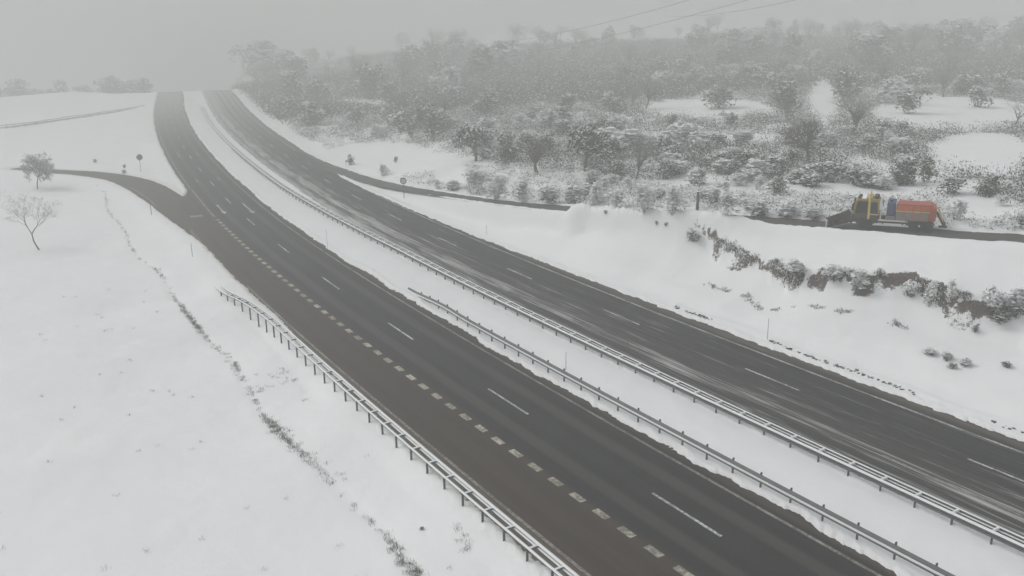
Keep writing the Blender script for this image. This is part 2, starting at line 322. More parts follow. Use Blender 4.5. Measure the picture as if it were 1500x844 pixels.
def height(X, Y, want=False):
    X = np.asarray(X, float).ravel(); Y = np.asarray(Y, float).ravel()
    z = tps(X, Y)
    n1 = fbm(X, Y, .22, 3) - .5; n2 = fbm(X, Y, 1.1, 3, 5) - .5
    dirt = np.zeros_like(z); earth = np.zeros_like(z); stub = np.zeros_like(z)
    R = np.hypot(X, Y)
    z += (.25*n1 + .7*(fbm(X, Y, .045, 2, 13)-.5))*sstep(20, 60, R)
    # cut bank: a lip, a bare face, a ledge
    e, t = nearest(X, Y, scarp[:, 0], scarp[:, 1])   # positive = down towards the motorway
    tt = t/(len(scarp)-1)
    env = sstep(.07, .26, tt)*(1-sstep(.93, 1.0, tt))*(.8 + .35*vnoise(X, Y, .35, 3))*(.8+.4*tt)
    wob = e + 1.1*(vnoise(X, Y, .55, 8)-.5) + .28*(vnoise(X, Y, 1.7, 2)-.5)
    inside = (np.abs(e) < 12)
    z += np.where(inside, -1.05*env*sstep(-.05, .85, wob)*(1-sstep(1.6, 7, e)) + .12*env*np.exp(-((wob+.35)/.4)**2), 0)
    pw = .95*sstep(.45, .58, tt)*(1-sstep(.84, .92, tt))*sstep(.25, .6, vnoise(t*.9, t*0, 1.0, 21)) + .8*np.exp(-((tt-.30)/.03)**2) + .35*vnoise(t*2.3, t*0, 1.0, 7)
    earth += np.where(inside, env*sstep(-.10, .08, wob)*(1-sstep(.12, .55+.35*pw, wob - pw*.8)), 0)*(.74 + .12*sstep(.5, .6, tt))*(.35 + .65*sstep(.22, .42, vnoise(t*1.9, t*0, 1.0, 33)))*(1-.6*sstep(.78, .84, tt))
    earth = np.maximum(earth, np.where(inside, env*sstep(-.12, .03, wob)*(1-sstep(.12, .42, wob))*(.62+.5*vnoise(t*3.1, t*0, 1.0, 41)), 0))
    foot = np.where(inside, np.exp(-((e - 3.4 - .9*(vnoise(X, Y, .3, 4)-.5)*2)/.55)**2)*sstep(.15, .35, tt)*(1-sstep(.8, .95, tt)), 0)
    foot = foot*sstep(.42, .7, fbm(X, Y, .9, 3, 14)); stub += .7*foot; earth += .2*foot
    # ploughed crest along the slip road and the snow heap
    e2, t2 = nearest(X, Y, crest[:, 0], crest[:, 1])
    ridge = (.30 + 1.15*sstep(0, .4, t2)*(1-sstep(2.3, 3.1, t2)))*np.exp(-(e2/1.25)**2)*np.where((t2 <= 0), 0, 1)*(.9+.35*n1)
    mx, my, mz = mound
    q = np.hypot((X-mx)/2.6, (Y-my)/1.8); ridge = np.maximum(ridge, 1.7*np.exp(-q**4*.8)*(1+.3*n2))
    # roads
    kmax = np.full_like(z, -9.0)
    for poly, far, amp, dw in ((laneL, 2.5, .5, .6), (rampR, 1.9, .35, .8), (rampL, 4, .16, 1.6)):
        m = np.flatnonzero((X > poly[:, 0].min()-8) & (X < poly[:, 0].max()+8) & (Y > poly[:, 1].min()-8) & (Y < poly[:, 1].max()+8))
        if not len(m): continue
        Dp, Tp = nearest(X[m], Y[m], poly[:, 0], poly[:, 1]); ii = np.arange(len(poly))
        ip = np.interp(Tp, ii, poly[:, 3]) - np.abs(Dp); w = sstep(-far, -.35, ip)
        ends = np.minimum(np.hypot(X[m]-poly[0, 0], Y[m]-poly[0, 1]), np.hypot(X[m]-poly[-1, 0], Y[m]-poly[-1, 1]))
        z[m] = z[m]*(1-w) + (np.interp(Tp, ii, poly[:, 2]) + .06)*w
        kmax[m] = np.maximum(kmax[m], ip + amp*n2[m]*2 + .35*amp*n1[m])
        dirt[m] = np.maximum(dirt[m], sstep(-dw, .1, ip + amp*n2[m])*(.6 if poly is rampL else .25))
    D_, T_ = nearest(X, Y, cx, cy); s_ = sg[0] + T_*ds; zr = np.interp(s_, sg, cz)
    dl = np.interp(s_, dl_s, dl_v)
    insL = np.minimum(D_ + dl, LR_E - D_); insR = np.minimum(D_ - np.interp(s_, [60, 105], [RL_E, 11.4]), np.interp(s_, RRs, RRv) - D_)
    ins = np.maximum(insL, insR)
    fwd = np.where(s_ > 105, 4, np.where(D_ < 0, 1.9, 3.5)); w = sstep(-1, 0, (ins+.35)/fwd)
    z = z*(1-w) + (zr+.06)*w
    n3 = fbm(X, Y, 4.5, 2, 31) - .5; k = ins + np.where(D_ < -2, .28, .5)*n2 + .32*n3 + .45*n1*np.where((D_ > 0) & (D_ < 8), 1.6, .6)
    kmax = np.maximum(kmax, k); ins = np.maximum(ins, kmax)
    z += ridge*sstep(.05, .9, -kmax) + .10*np.exp(-((kmax+.45)/.28)**2)*(.4+1.2*vnoise(X, Y, .8, 17))
    z -= .3*sstep(-.2, .2, kmax)
    gl = np.where(D_ < -4, sstep(-.9, .1, k)*.8 + sstep(-2.6, 0, k)*.35*sstep(30, 60, s_)*(1-sstep(95, 115, s_)), sstep(-.45, .1, k)*.55)
    dirt = np.maximum(dirt, np.where(D_ < 9, gl, sstep(-.4, .1, k)*.35))
    # ditch on the left, stones along the right verge
    dd = D_ - ditch_d(s_); on = (s_ > -25) & (s_ < 130)
    dens = np.where(on, (1-sstep(22, 60, s_)*.72)*(1-.9*sstep(75, 115, s_)), 0)
    dnz = vnoise(s_, s_*0, .16, 6)
    z -= np.where(on, .07*(1-sstep(70, 115, s_))*np.exp(-(dd/.45)**2), 0)
    stub += np.where(on, dens*.62*np.exp(-(dd/(.22+.5*dnz*(s_ < 40)))**2)*(.5+.95*dnz), 0)
    stub += np.where((s_ < 34) & on, .40*sstep(0, .8, dd)*(1-sstep(1.6, 3.6, dd))*sstep(.46, .7, fbm(X, Y, .35, 3, 9)), 0)
    rk = D_ - (22.95 + .18*np.sin(s_*.5)); onr = (s_ > -12) & (s_ < 24.5)
    stub += np.where(onr, .75*np.exp(-(rk/.2)**2)*sstep(.28, .55, vnoise(s_, s_*0, .22, 12)), 0)
    z += np.where(onr, .12*np.exp(-((rk-.35)/.35)**2), 0)
    # small snow roughness
    out = sstep(0, .6, -ins)
    z += out*(.05*n2 + .10*n1)
    if want: return z, dirt, earth, stub, D_, s_, ins
    return z
def ground(px, py):
    """the point of the ground seen at a pixel of the photograph"""
    dx, dz = ray(px, py); Y = np.arange(25, 420, .4); g = CAMH + dz*Y - height(dx*Y, Y)
    i = int(np.argmax(g < 0)); 
    if not (g < 0).any(): i = len(Y)-1
    t = g[i-1]/(g[i-1]-g[i]) if i else 0; y = Y[i-1] + .4*t
    return float(dx*y), float(y), float(CAMH + dz*y)
def gz(x, y): return float(height([x], [y])[0])
def dcam(p): return p[1]*math.cos(PITCH) + (CAMH-p[2])*math.sin(PITCH)

az = np.radians(np.concatenate([np.linspace(-62, -37, 90, endpoint=False), np.linspace(-37, 37, 860), np.linspace(37, 62, 91)[1:]]))
rad = np.concatenate([[3, 8, 14, 20, 25], 29*1.0042**np.arange(0, 660), 29*1.0042**660*1.02**np.arange(1, 75)])
RR_, AA = np.meshgrid(rad, az, indexing='ij'); GX = (RR_*np.sin(AA)).ravel(); GY = (RR_*np.cos(AA)).ravel()
GZ, g1, g2, g3, gD, gS, gI = height(GX, GY, True)
nr, na = len(rad), len(az); idx = np.arange(nr*na).reshape(nr, na)
F = np.stack([idx[:-1, :-1], idx[:-1, 1:], idx[1:, 1:], idx[1:, :-1]], -1).reshape(-1, 4)[:, ::-1]
me = mesh('ground', np.c_[GX, GY, GZ], F, M['ground'], smooth=True)
ca = me.color_attributes.new('mask', 'FLOAT_COLOR', 'POINT'); ca.data.foreach_set('color', np.c_[np.clip(g1, 0, 1), np.clip(g2, 0, 1), np.clip(g3, 0, 1), np.ones_like(g1)].astype(np.float32).ravel())
tag(link('ground', me), 'snow covered fields, banks and verges around the motorway', None, None, 'structure')

# ------------------------------------------------------------------ road sheets
def strip(ss, offs, zoff=0, uvoff=None):
    """sheet along the motorway: offs = list of lateral offsets (numbers or functions of s)"""
    V = []; U = []; n = len(offs)
    for o in offs:
        dv = np.array([o(s) if callable(o) else o for s in ss], float); x, y, z = P(ss, dv, zoff); V.append(np.c_[x, y, z]); U.append(np.c_[dv, ss])
    V = np.stack(V, 1).reshape(-1, 3); U = np.stack(U, 1).reshape(-1, 2); m = len(ss)
    ix = np.arange(m*n).reshape(m, n); F = np.stack([ix[:-1, :-1], ix[:-1, 1:], ix[1:, 1:], ix[1:, :-1]], -1).reshape(-1, 4)
    return V, F, U
def polystrip(poly, zoff, extra=.6):
    t = np.gradient(poly[:, :2], axis=0); t /= np.linalg.norm(t, axis=1)[:, None]; nrm = np.c_[t[:, 1], -t[:, 0]]
    L = np.r_[0, np.cumsum(np.hypot(*np.diff(poly[:, :2], axis=0).T))]; V = []; U = []
    for k in (-1, 0, 1):
        w = k*(poly[:, 3]+extra); V.append(np.c_[poly[:, :2] + nrm*w[:, None], poly[:, 2]+zoff]); U.append(np.c_[w, L])
    V = np.stack(V, 1).reshape(-1, 3); U = np.stack(U, 1).reshape(-1, 2); m = len(poly); ix = np.arange(m*3).reshape(m, 3)
    return V, np.stack([ix[:-1, :-1], ix[:-1, 1:], ix[1:, 1:], ix[1:, :-1]], -1).reshape(-1, 4), U
ss = np.arange(-66, 740, 2.0)
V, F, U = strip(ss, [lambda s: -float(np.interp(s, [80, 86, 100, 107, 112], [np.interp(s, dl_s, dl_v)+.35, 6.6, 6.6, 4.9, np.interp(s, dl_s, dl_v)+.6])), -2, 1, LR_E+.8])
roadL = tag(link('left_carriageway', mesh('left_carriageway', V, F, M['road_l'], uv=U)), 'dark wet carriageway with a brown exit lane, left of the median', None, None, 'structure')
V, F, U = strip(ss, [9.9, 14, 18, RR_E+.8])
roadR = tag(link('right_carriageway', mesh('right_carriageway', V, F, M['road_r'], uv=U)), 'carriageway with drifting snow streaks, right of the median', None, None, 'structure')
V, F, U = polystrip(rampL, -.006)
slipL = tag(link('left_slip_road', mesh('left_slip_road', V, F, M['ramp_l'], uv=U)), 'brownish slip road curving in from the left field', None, None, 'structure')
V, F, U = polystrip(rampR, -.01)
slipR = tag(link('right_slip_road', mesh('right_slip_road', V, F, M['ramp_r'], uv=U)), 'narrow slip road climbing right behind the snow bank', None, None, 'structure')
V, F, U = polystrip(laneL, -.01, .3)
tag(link('country_lane', mesh('country_lane', V, F, M['lane'], uv=U)), 'thin lane crossing the far left field', None, None, 'structure')
# painted lines: sheets 4 mm above the asphalt, children of their carriageway
def line(name, parent, d0, w, s0, s1, m, zoff=.005):
    q = np.arange(s0, s1+1e-6, 2.0); V, F, U = strip(q, [d0-w/2, d0+w/2], zoff); return link(name, mesh(name, V, F, m, uv=U), parent)
def dashes(name, parent, d0, w, s0, period, length, n, m, zoff=.005):
    V = []; F = []
    for k in range(n):
        a = s0 + k*period; v, f, u = strip(np.array([a, a+length]), [d0-w/2, d0+w/2], zoff); F += (f+len(V)).tolist(); V += v.tolist()
    return link(name, mesh(name, V, F, m), parent)
dashes('lane_line', roadL, 0, .17, -5-51, 17, 5, 30, M['white'])
dashes('exit_lane_line', roadL, -3.55, .42, -6.7-40, 2, 1.05, 67, M['dirty'])
line('gore_line', roadL, -3.62, .3, 88, 112, M['edge'])
line('edge_line', roadL, -7.26, .2, -60, 52, M['edge'])
line('edge_line', roadL, 3.5, .2, -60, 560, M['edge'])
line('edge_line', roadL, -3.75, .2, 113, 560, M['edge'])
dashes('lane_line', roadR, 17.33, .17, -12-51, 17, 5, 30, M['white'])
line('edge_line', roadR, 20.6, .2, -60, 110, M['edge_r'])
line('edge_line', roadR, 20.6, .2, 150, 560, M['edge_r'])
line('edge_line', roadR, 13.75, .15, -60, -4, M['edge'])
# edge line and hatch of the left slip road
def poly_line(name, parent, poly, i0_, i1_, off, w, zoff, m):
    t = np.gradient(poly[:, :2], axis=0); t /= np.linalg.norm(t, axis=1)[:, None]; nrm = np.c_[t[:, 1], -t[:, 0]]
    sel = slice(i0_, i1_); a = poly[sel, :2] + nrm[sel]*(off-w/2); b = poly[sel, :2] + nrm[sel]*(off+w/2); z = poly[sel, 2:3]+zoff
    V = np.stack([np.c_[a, z], np.c_[b, z]], 1).reshape(-1, 3); ix = np.arange(len(V)).reshape(-1, 2)
    return link(name, mesh(name, V, np.stack([ix[:-1, 0], ix[:-1, 1], ix[1:, 1], ix[1:, 0]], -1), m), parent)
poly_line('edge_line', slipL, rampL, 27, 41, 2.0, .2, .012, M['edge'])
def arrow(parent, s_tip, d0, L=6.2, m='white'):
    pts = [(0, 0), (1.5, .42), (1.5, .12), (L, .12), (L, -.12), (1.5, -.12), (1.5, -.42)]
    V = [tuple(float(q) for q in P(s_tip+a, d0+b, .006)) for a, b in pts]
    o = link('lane_arrow', mesh('lane_arrow', V, [(0, 1, 2, 5, 6), (2, 3, 4, 5)], M[m]), parent); return o
arrow(roadL, 89.6, -2.0, 7.2); arrow(roadL, 87.9, 1.5, 8.5)
for s_, L in ((119, 4), (152, 7)): arrow(roadL, s_, -1.9, L, 'edge'); arrow(roadL, s_, 1.7, L, 'edge')
x, y, z = P(89.8, -5.8); v, f, u = strip(np.array([89.2, 90.6]), [-6.5, -4.9], .005)
link('give_way_mark', mesh('give_way_mark', v, f, M['edge']), slipL)

# ------------------------------------------------------------------ crash barriers
def sweep(name, prof, q, d0, dz, m, parent):
    V = []; n = len(prof); d0v = np.array([d0(s) for s in q]); zv = np.array([dz(s) for s in q])
    for a, b in prof:
        x, y, z = P(q, d0v+a, 0); V.append(np.c_[x, y, z+zv+b])
    V = np.stack(V, 1).reshape(-1, 3); k = len(q); ix = np.arange(k*n).reshape(k, n)
    F = np.stack([ix[:-1], np.roll(ix, -1, 1)[:-1], np.roll(ix, -1, 1)[1:], ix[1:]], -1).reshape(-1, 4).tolist() + [ix[0].tolist(), ix[-1].tolist()[::-1]]
    me = mesh(name, V, F, m); bm = bmesh.new(); bm.from_mesh(me); bmesh.ops.recalc_face_normals(bm, faces=bm.faces[:]); bm.to_mesh(me); bm.free()
    return link(name, me, parent)
def wprof(s):    # W beam, s = +1 bulges to +d
    o = [(0, .31), (.055, .285), (.085, .235), (.055, .19), (.005, .165), (.005, .145), (.055, .12), (.085, .075), (.055, .025), (0, 0)]
    i = [(a-.02, b) for a, b in o][::-1]
    return [(a*s, b) for a, b in o+i]
def cap(w, h): return [(-w/2, 0), (-w*.42, h*.7), (-w*.15, h), (w*.2, h*.95), (w*.45, h*.6), (w/2, 0)]
def repeat(parent, name, proto_mesh, spots):
    first = None
    for (x, y, z, rz) in spots:
        o = link(name, proto_mesh, parent) if first is None else first.copy()
        if first is None: first = o
        else: COL.objects.link(o); o.parent = parent
        o.location = (x, y, z); o.rotation_euler = (0, 0, rz)
def sink(a, b, depth): return lambda s: -depth*float(sstep(a, b, s))
def post_mesh(h0, h1, w=.12, t=.06):
    return MB().box(-t/2, t/2, -w/2, w/2, h0, h1, .008)
def mb_mesh(mb, name, m): return mesh(name, mb.v, mb.f, m)
# left: seen from behind, posts and spacers towards the field
bl = thing('crash_barrier', 'galvanised crash barrier with snow topped rail beside the brown exit lane, left verge', 'barrier', (0, 0, 0))
q = np.arange(-40, 53.1, 1.0); flare = lambda s: -8.42 - 1.1*float(sstep(36, 53, s)); dz0 = lambda s: .45 - .62*float(sstep(43, 53, s))
sweep('rail', wprof(1), q, flare, dz0, M['steel'], bl)
sweep('snow_cap', [(a+.02, b+.31) for a, b in cap(.16, .07)], q, flare, dz0, M['snow'], bl)
sweep('snow_cap', [(a-.03, b+.155) for a, b in cap(.13, .06)], q, flare, dz0, M['snow'], bl)
sweep('back_rail', [(-.03, 0), (-.03, .09), (.03, .09), (.03, 0)], q, lambda s: flare(s)-.55, lambda s: dz0(s)+.20, M['steel'], bl)
sweep('snow_cap', [(a, b+.09) for a, b in cap(.13, .07)], q, lambda s: flare(s)-.55, lambda s: dz0(s)+.20, M['snow'], bl)
pm = mb_mesh(post_mesh(-.95, .30), 'post', M['dsteel']); spm = mb_mesh(MB().box(-.04, .04, -.27, .27, -.03, .06, .008), 'spacer', M['steel']); scm = mb_mesh(MB().box(-.06, .06, -.31, .30, .061, .115, .02), 'spacer_snow', M['snow'])
sp = [(*P(s, flare(s)-.62), s) for s in np.arange(-39.7, 52, 2.0)]
repeat(bl, 'post', pm, [(x, y, z+dz0(s), head(s)) for x, y, z, s in sp])
sp2 = [(*P(s, flare(s)-.30), s) for s in np.arange(-39.7, 50, 2.0)]
repeat(bl, 'spacer', spm, [(x, y, z+dz0(s)+.22, head(s)) for x, y, z, s in sp2])
repeat(bl, 'spacer_snow', scm, [(x, y, z+dz0(s)+.22, head(s)) for x, y, z, s in sp2])
# median, left edge: dark steel face towards us
bm_ = thing('crash_barrier', 'dark steel crash barrier along the median edge of the left carriageway', 'barrier', (0, 0, 0))
q = np.arange(-40, 42.1, 1.0); fl = lambda s: 4.92 + .55*float(sstep(28, 42, s)) - .0*s; dzm = lambda s: .52 - .60*float(sstep(32, 42, s))
sweep('rail', [(a*1.5, b*1.5-.08) for a, b in wprof(-1)], q, fl, dzm, M['steel'], bm_)
sweep('snow_cap', [(a-.085, b*.8+.115) for a, b in cap(.13, .12)], q, fl, dzm, M['snow'], bm_)
pm2 = mb_mesh(post_mesh(-.75, .50), 'post', M['dsteel'])
repeat(bm_, 'post', pm2, [(*P(s, fl(s)+.07, dzm(s)), head(s)) for s in np.arange(-38.9, 41, 2.0)])
# median, right edge: broad snow covered back
br = thing('crash_barrier', 'double crash barrier thickly topped with snow along the right carriageway', 'barrier', (0, 0, 0))
dr = lambda s: float(np.interp(s, [55, 105, 400], [9.85, 8.7, 8.7])); qr = np.arange(-40, 262, 2.0); dzr = lambda s: .44
sweep('back_rail', wprof(-1), qr, dr, dzr, M['dsteel'], br)
sweep('snow_cap', [(a+.0, b+.305) for a, b in cap(.19, .07)], qr, dr, dzr, M['snow'], br)
sweep('front_rail', wprof(1), qr, lambda s: dr(s)+.62, dzr, M['steel'], br)
sweep('snow_cap', [(a+.03, b+.315) for a, b in cap(.10, .05)], qr, lambda s: dr(s)+.62, dzr, M['snow'], br)
sweep('snow_cap', [(a-.03, b+.17) for a, b in cap(.08, .04)], qr, lambda s: dr(s)+.60, dzr, M['snow'], br)
spr = [s for s in np.arange(-38.6, 158, 2.0)]
repeat(br, 'post', pm2.copy(), [(*P(s, dr(s)+.12, .30), head(s)) for s in spr])
sm_ = mb_mesh(MB().box(-.05, .05, -.30, .30, -.03, .05, .01).box(-.06, .06, -.32, .32, .051, .10, .02), 'spacer', M['snow'])
repeat(br, 'spacer', sm_, [(*P(s, dr(s)+.31, .44+.26), head(s)) for s in spr])

# ------------------------------------------------------------------ plants
def basis(n):
    D = rng.normal(size=(n, 3)); D /= np.linalg.norm(D, axis=1)[:, None]; E = rng.normal(size=(n, 3)); E -= D*(D*E).sum(1)[:, None]; E /= np.linalg.norm(E, axis=1)[:, None]
    return D, E
def cards(pos, size, asp=.55, flat=None):
    n = len(pos); D, E = basis(n)
    if flat is not None:
        D[:, 2] *= (1-flat*.85); E[:, 2] *= (1-flat*.85)
        D /= np.linalg.norm(D, axis=1)[:, None]; E /= np.linalg.norm(E, axis=1)[:, None]
    s = (size*(.6+.8*rng.random(n)))[:, None]; a = D*s; b = E*s*asp
    V = np.stack([pos-a-b*.4, pos-a*.1-b, pos+a+b*.3, pos+a*.1+b], 1).reshape(-1, 3)
    return V, np.arange(4*n).reshape(n, 4)
def lobes_pts(n, lobes, shell=.55):
    L = np.array(lobes); w = (L[:, 3]*L[:, 4]*L[:, 5])**.67; k = rng.choice(len(L), n, p=w/w.sum()); D, _ = basis(n); D[:, 2] = np.abs(D[:, 2])*np.where(rng.random(n) < .75, 1, -1)
    r = shell + (1-shell)*rng.random(n)**.6; return L[k, :3] + D*r[:, None]*L[k, 3:], D[:, 2]*r
def bush_mesh(name, n, lobes, size, mats, snow, shell=.5, stems=8, cap_=1.1):
    p, up = lobes_pts(n, lobes, shell); p[:, 2] = np.maximum(p[:, 2], .03)
    sn = rng.random(n) < snow*np.clip(.35+up, 0.05, 1.3)
    V1, F1 = cards(p[~sn], np.full((~sn).sum(), size*1.2), .38); ps = p[sn].copy(); ps[:, 2] += size*.35
    V2, F2 = cards(ps, np.full(sn.sum(), size*cap_), .75, .75)
    mi = [0]*len(F1) + [1]*len(F2); V = np.r_[V1, V2]; Fq = np.r_[F1, F2+len(V1)]
    T = []; base = np.array([0, 0, 0])
    for k in range(stems):   # thin stems from the base into the foliage
        e = p[rng.integers(len(p))]; m_ = e*.5 + np.r_[rng.normal(size=2)*.08, .1]; w = size*.12
        T += [(base+[w, 0, -.2]), (base-[w, 0, .2]), (m_-[w*.6, 0, 0]), (m_+[w*.6, 0, 0]), (m_+[w*.6, 0, 0]), (m_-[w*.6, 0, 0]), e-[w*.3, 0, 0], e+[w*.3, 0, 0]]
    b = len(V); V = np.r_[V, np.array(T).reshape(-1, 3)]; ft = np.arange(8*stems).reshape(-1, 4)+b; Fq = np.r_[Fq, ft]; mi += [2]*len(ft)
    return mesh(name, V, Fq, mats, mi)
def rlobes(k, w=.5, h=1.0, seed=0):
    r = np.random.default_rng(seed); out = [(0, 0, h*.5, w*.42, w*.42, h*.46)]
    for i in range(k):
        a = r.random()*2*PI; q = r.random()*.3*w/.5*1.0; hh = h*(.25+.5*r.random()); out.append((math.cos(a)*q, math.sin(a)*q, hh, w*(.2+.2*r.random()), w*(.2+.2*r.random()), min(hh, h-hh)*(.6+.35*r.random())+.06))
    return out
# unit bushes (1 m wide, 1 m high before scaling)
B = {}
for i in range(3):
    B['evergreen', i] = bush_mesh('bush', 620, rlobes(7, .5, 1, 10+i), .050, [M['leaf'], M['snow'], M['bark']], .65)
    B['olive', i] = bush_mesh('bush', 560, rlobes(7, .5, 1, 20+i), .048, [M['leafo'], M['snow'], M['bark']], .16)
    B['frost', i] = bush_mesh('bush', 620, rlobes(8, .5, 1, 30+i), .046, [M['twigf'], M['snow'], M['twig']], 1.3, .25, 24)
    B['twig', i] = bush_mesh('bush', 620, rlobes(7, .5, 1, 40+i), .040, [M['twigd'], M['snow'], M['bark']], .28, .2, 30)
    B['laden', i] = bush_mesh('bush', 640, rlobes(14, .56, .95, 50+i), .055, [M['heath'], M['snow'], M['bark']], 2.0, .6, 10, 1.5)
cnt = 0
def bush(px, py, w, h, kind, label, group=None, name='bush', cat='bush', p=None):
    global cnt; cnt += 1
    p = p or ground(px, py); k = dcam(p)/FPX
    o = link(name, B[kind, cnt % 3]); o.location = (p[0], p[1], p[2]-.08*h*k); o.rotation_euler = (0, 0, rng.random()*6.28)
    o.scale = (w*k, w*k*(.8+.3*rng.random()), h*k*1.02); tag(o, label, cat, group); return o

class Tree:
    def __init__(s, seed): s.r = random.Random(seed); s.tr = MB(); s.cr = MB(); s.tw = []; s.tips = []
    def grow(s, p, d, L, R, lev, nmax, fork, spread, up, top=True):
        r = s.r; pts = [p]; n = 3 if lev < 2 else 2; q = p.copy(); dd = d.copy()
        for i in range(n):
            dd = (dd + Vector((r.gauss(0, .12), r.gauss(0, .12), r.gauss(0, .08)+up*.12))).normalized(); q = q + dd*(L/n); pts.append(q.copy())
        R1 = R*.62
        if lev <= 2: (s.tr if lev == 0 else s.cr).tube(pts, [R+(R1-R)*i/n for i in range(n+1)], 6 if lev < 2 else 4, True)
        else:
            for a, b in zip(pts[:-1], pts[1:]): s.tw.append((a, b, R, R1))
        if lev >= nmax: s.tips += pts[1:]; return
        k = fork if isinstance(fork, int) else fork[min(lev, len(fork)-1)]
        for j in range(k):
            t = 1.0 if j < 2 or lev == 0 else r.uniform(.35, .95); b = pts[-1].lerp(pts[-2], 0) if t == 1 else pts[0].lerp(pts[-1], t)
            ang = r.uniform(.5, 1.0)*spread; ph = 2*PI*(j+r.random()*.6)/k
            o = dd.orthogonal().normalized(); nd = (dd*math.cos(ang) + (o*math.cos(ph)+dd.cross(o)*math.sin(ph))*math.sin(ang)); nd.z += up*.25; nd.normalize()
            s.grow(b, nd, L*r.uniform(.62, .88) if lev else L*r.uniform(.55, .85), R1*.8, lev+1, nmax, fork, spread, up)
    def meshes(s, mt, mc, wtw=1.0, leaf=None):
        a = mesh('trunk', s.tr.v, s.tr.f, mt)
        V = [tuple(v) for v in s.cr.v]; F = [f for f in s.cr.f]; mi = [0]*len(F)
        for p, q, r0, r1 in s.tw:
            t = (q-p).normalized(); o = t.cross(Vector((s.r.gauss(0, 1), s.r.gauss(0, 1), .2))).normalized(); b = len(V)
            V += [tuple(p+o*r0*wtw), tuple(p-o*r0*wtw), tuple(q-o*r1*wtw), tuple(q+o*r1*wtw)]; F.append((b, b+1, b+2, b+3)); mi.append(1)
        ml = [mt, mc]
        if leaf:
            n, size, ms, fr = leaf; tp = np.array([tuple(v) for v in s.tips]); k = rng.integers(len(tp), size=n); p = tp[k] + rng.normal(size=(n, 3))*size*1.2; sn = rng.random(n) < fr
            for pp, mm, fl in ((p[~sn], 2, None), (p[sn], 3, .6)):
                v, f = cards(pp, np.full(len(pp), size), .6, fl); b = len(V); V += [tuple(z) for z in v]; F += [tuple(int(i)+b for i in z) for z in f]; mi += [mm]*len(f)
            ml += ms
        return a, mesh('crown', V, F, ml, mi)
def make_tree(seed, trunk_L, R, nmax, fork, spread, up, lean, mt, mc, wtw=1, leaf=None, L0=1.0):
    t = Tree(seed); t.grow(Vector((0, 0, -.15)), Vector((lean[0], lean[1], 1)).normalized(), trunk_L, R, 0, nmax, fork, spread, up)
    return t.meshes(mt, mc, wtw, leaf)
def put_tree(meshes, loc, sc, rz, label, group=None, name='tree', cat='tree'):
    o = thing(name, label, cat, loc, rz, group); o.scale = sc if hasattr(sc, '__len__') else (sc, sc, sc)
    link('trunk', meshes[0], o); link('crown', meshes[1], o); return o
def span(meshes):
    v = np.array([x.co[:] for x in meshes[1].vertices]); return v[:, 2].max(), np.ptp(v[:, 0])
def tree_px(meshes, px, py, w, h, label, group=None, rz=0, name='tree', cat='tree'):
    p = ground(px, py); k = dcam(p)/FPX; H, Wd = span(meshes); return put_tree(meshes, (p[0], p[1], p[2]-.03), (w*k/Wd, w*k/Wd, h*k/H), rz, label, group, name, cat)
# the two trees in the left field
ta = make_tree(3, 3.3, .13, 5, (4, 3, 3, 3), .75, .35, (-.52, 0), M['bark'], M['twigf'], 1.9, (5200, .055, [M['twigf'], M['twig']], .3))
tree_px(ta, 58, 366, 80, 93, 'bare leaning tree with rime on its twigs at the left edge of the snowfield', None, 0, 'bare_tree')
tb = make_tree(8, 2.2, .15, 5, (6, 4, 3, 3), .95, .15, (-.12, 0), M['bark'], M['twig'], 1.5, (11000, .095, [M['twig'], M['snow']], .40))
tree_px(tb, 55, 277, 50, 54, 'small round frosted tree at the end of the left slip road', None, 0, 'round_tree')
# hillside trees
tc = make_tree(21, .9, .16, 5, (6, 3, 3, 2), .55, .55, (0, 0), M['bark'], M['twig'], 1.2)
tree_px(tc, 1252, 197, 62, 60, 'fan shaped bare tree standing alone above the scrub, edge of the snowy clearing', None, 0, 'bare_tree')
td = make_tree(22, 1.8, .14, 5, (4, 3, 3, 3), .85, .2, (.2, 0), M['bark'], M['twig'], 1.2)
tree_px(td, 1484, 187, 62, 46, 'small bare tree on the clearing at the right border', None, 0, 'bare_tree')
te = make_tree(23, 2.6, .17, 5, (6, 4, 4, 3), .6, .5, (0, 0), M['bark'], M['twig'], 1.5, (900, .06, [M['twig'], M['snow']], .35))
tree_px(te, 930, 268, 54, 86, 'tall hazy leafless tree behind the frosted bushes of the slip road', None, 0, 'bare_tree')
tf = make_tree(24, 3.0, .11, 4, (6, 4, 3), .9, .25, (.06, 0), M['bark'], M['rust'], 1.2, (1100, .10, [M['rust'], M['snow']], .12))
tree_px(tf, 1023, 284, 46, 82, 'slender tree with a thin straight trunk and brownish crown', None, 0, 'slender_tree')
tg = make_tree(25, 1.3, .2, 5, (7, 4, 4, 3), .8, .3, (0, 0), M['bark'], M['twigd'], 1.5, (700, .06, [M['twigd'], M['snow']], .15))
tree_px(tg, 787, 255, 78, 64, 'wide twiggy brown tree left of the snowy evergreen', None, 0, 'twiggy_tree')
tree_px(tg, 1183, 236, 80, 74, 'dense grey twiggy tree in the middle of the hillside scrub', None, 2.1, 'twiggy_tree')
th_ = make_tree(26, 1.0, .13, 4, (8, 5, 4), .9, .25, (0, 0), M['bark'], M['twigd'], 1.2, (2600, .12, [M['leaf'], M['snow']], .34))
tree_px(th_, 857, 250, 76, 70, 'dark evergreen tree with clumps of snow beside the slip road', None, 0, 'evergreen_tree')
tree_px(th_, 697, 236, 62, 56, 'snow flecked evergreen tree nearest the motorway bend', None, 1.3, 'evergreen_tree')
ti = make_tree(27, 1.2, .22, 4, (7, 5, 4), .85, .3, (0, 0), M['bark'], M['twigd'], 1.5, (1200, .12, [M['twigd'], M['snow']], .12))
bush_later = []
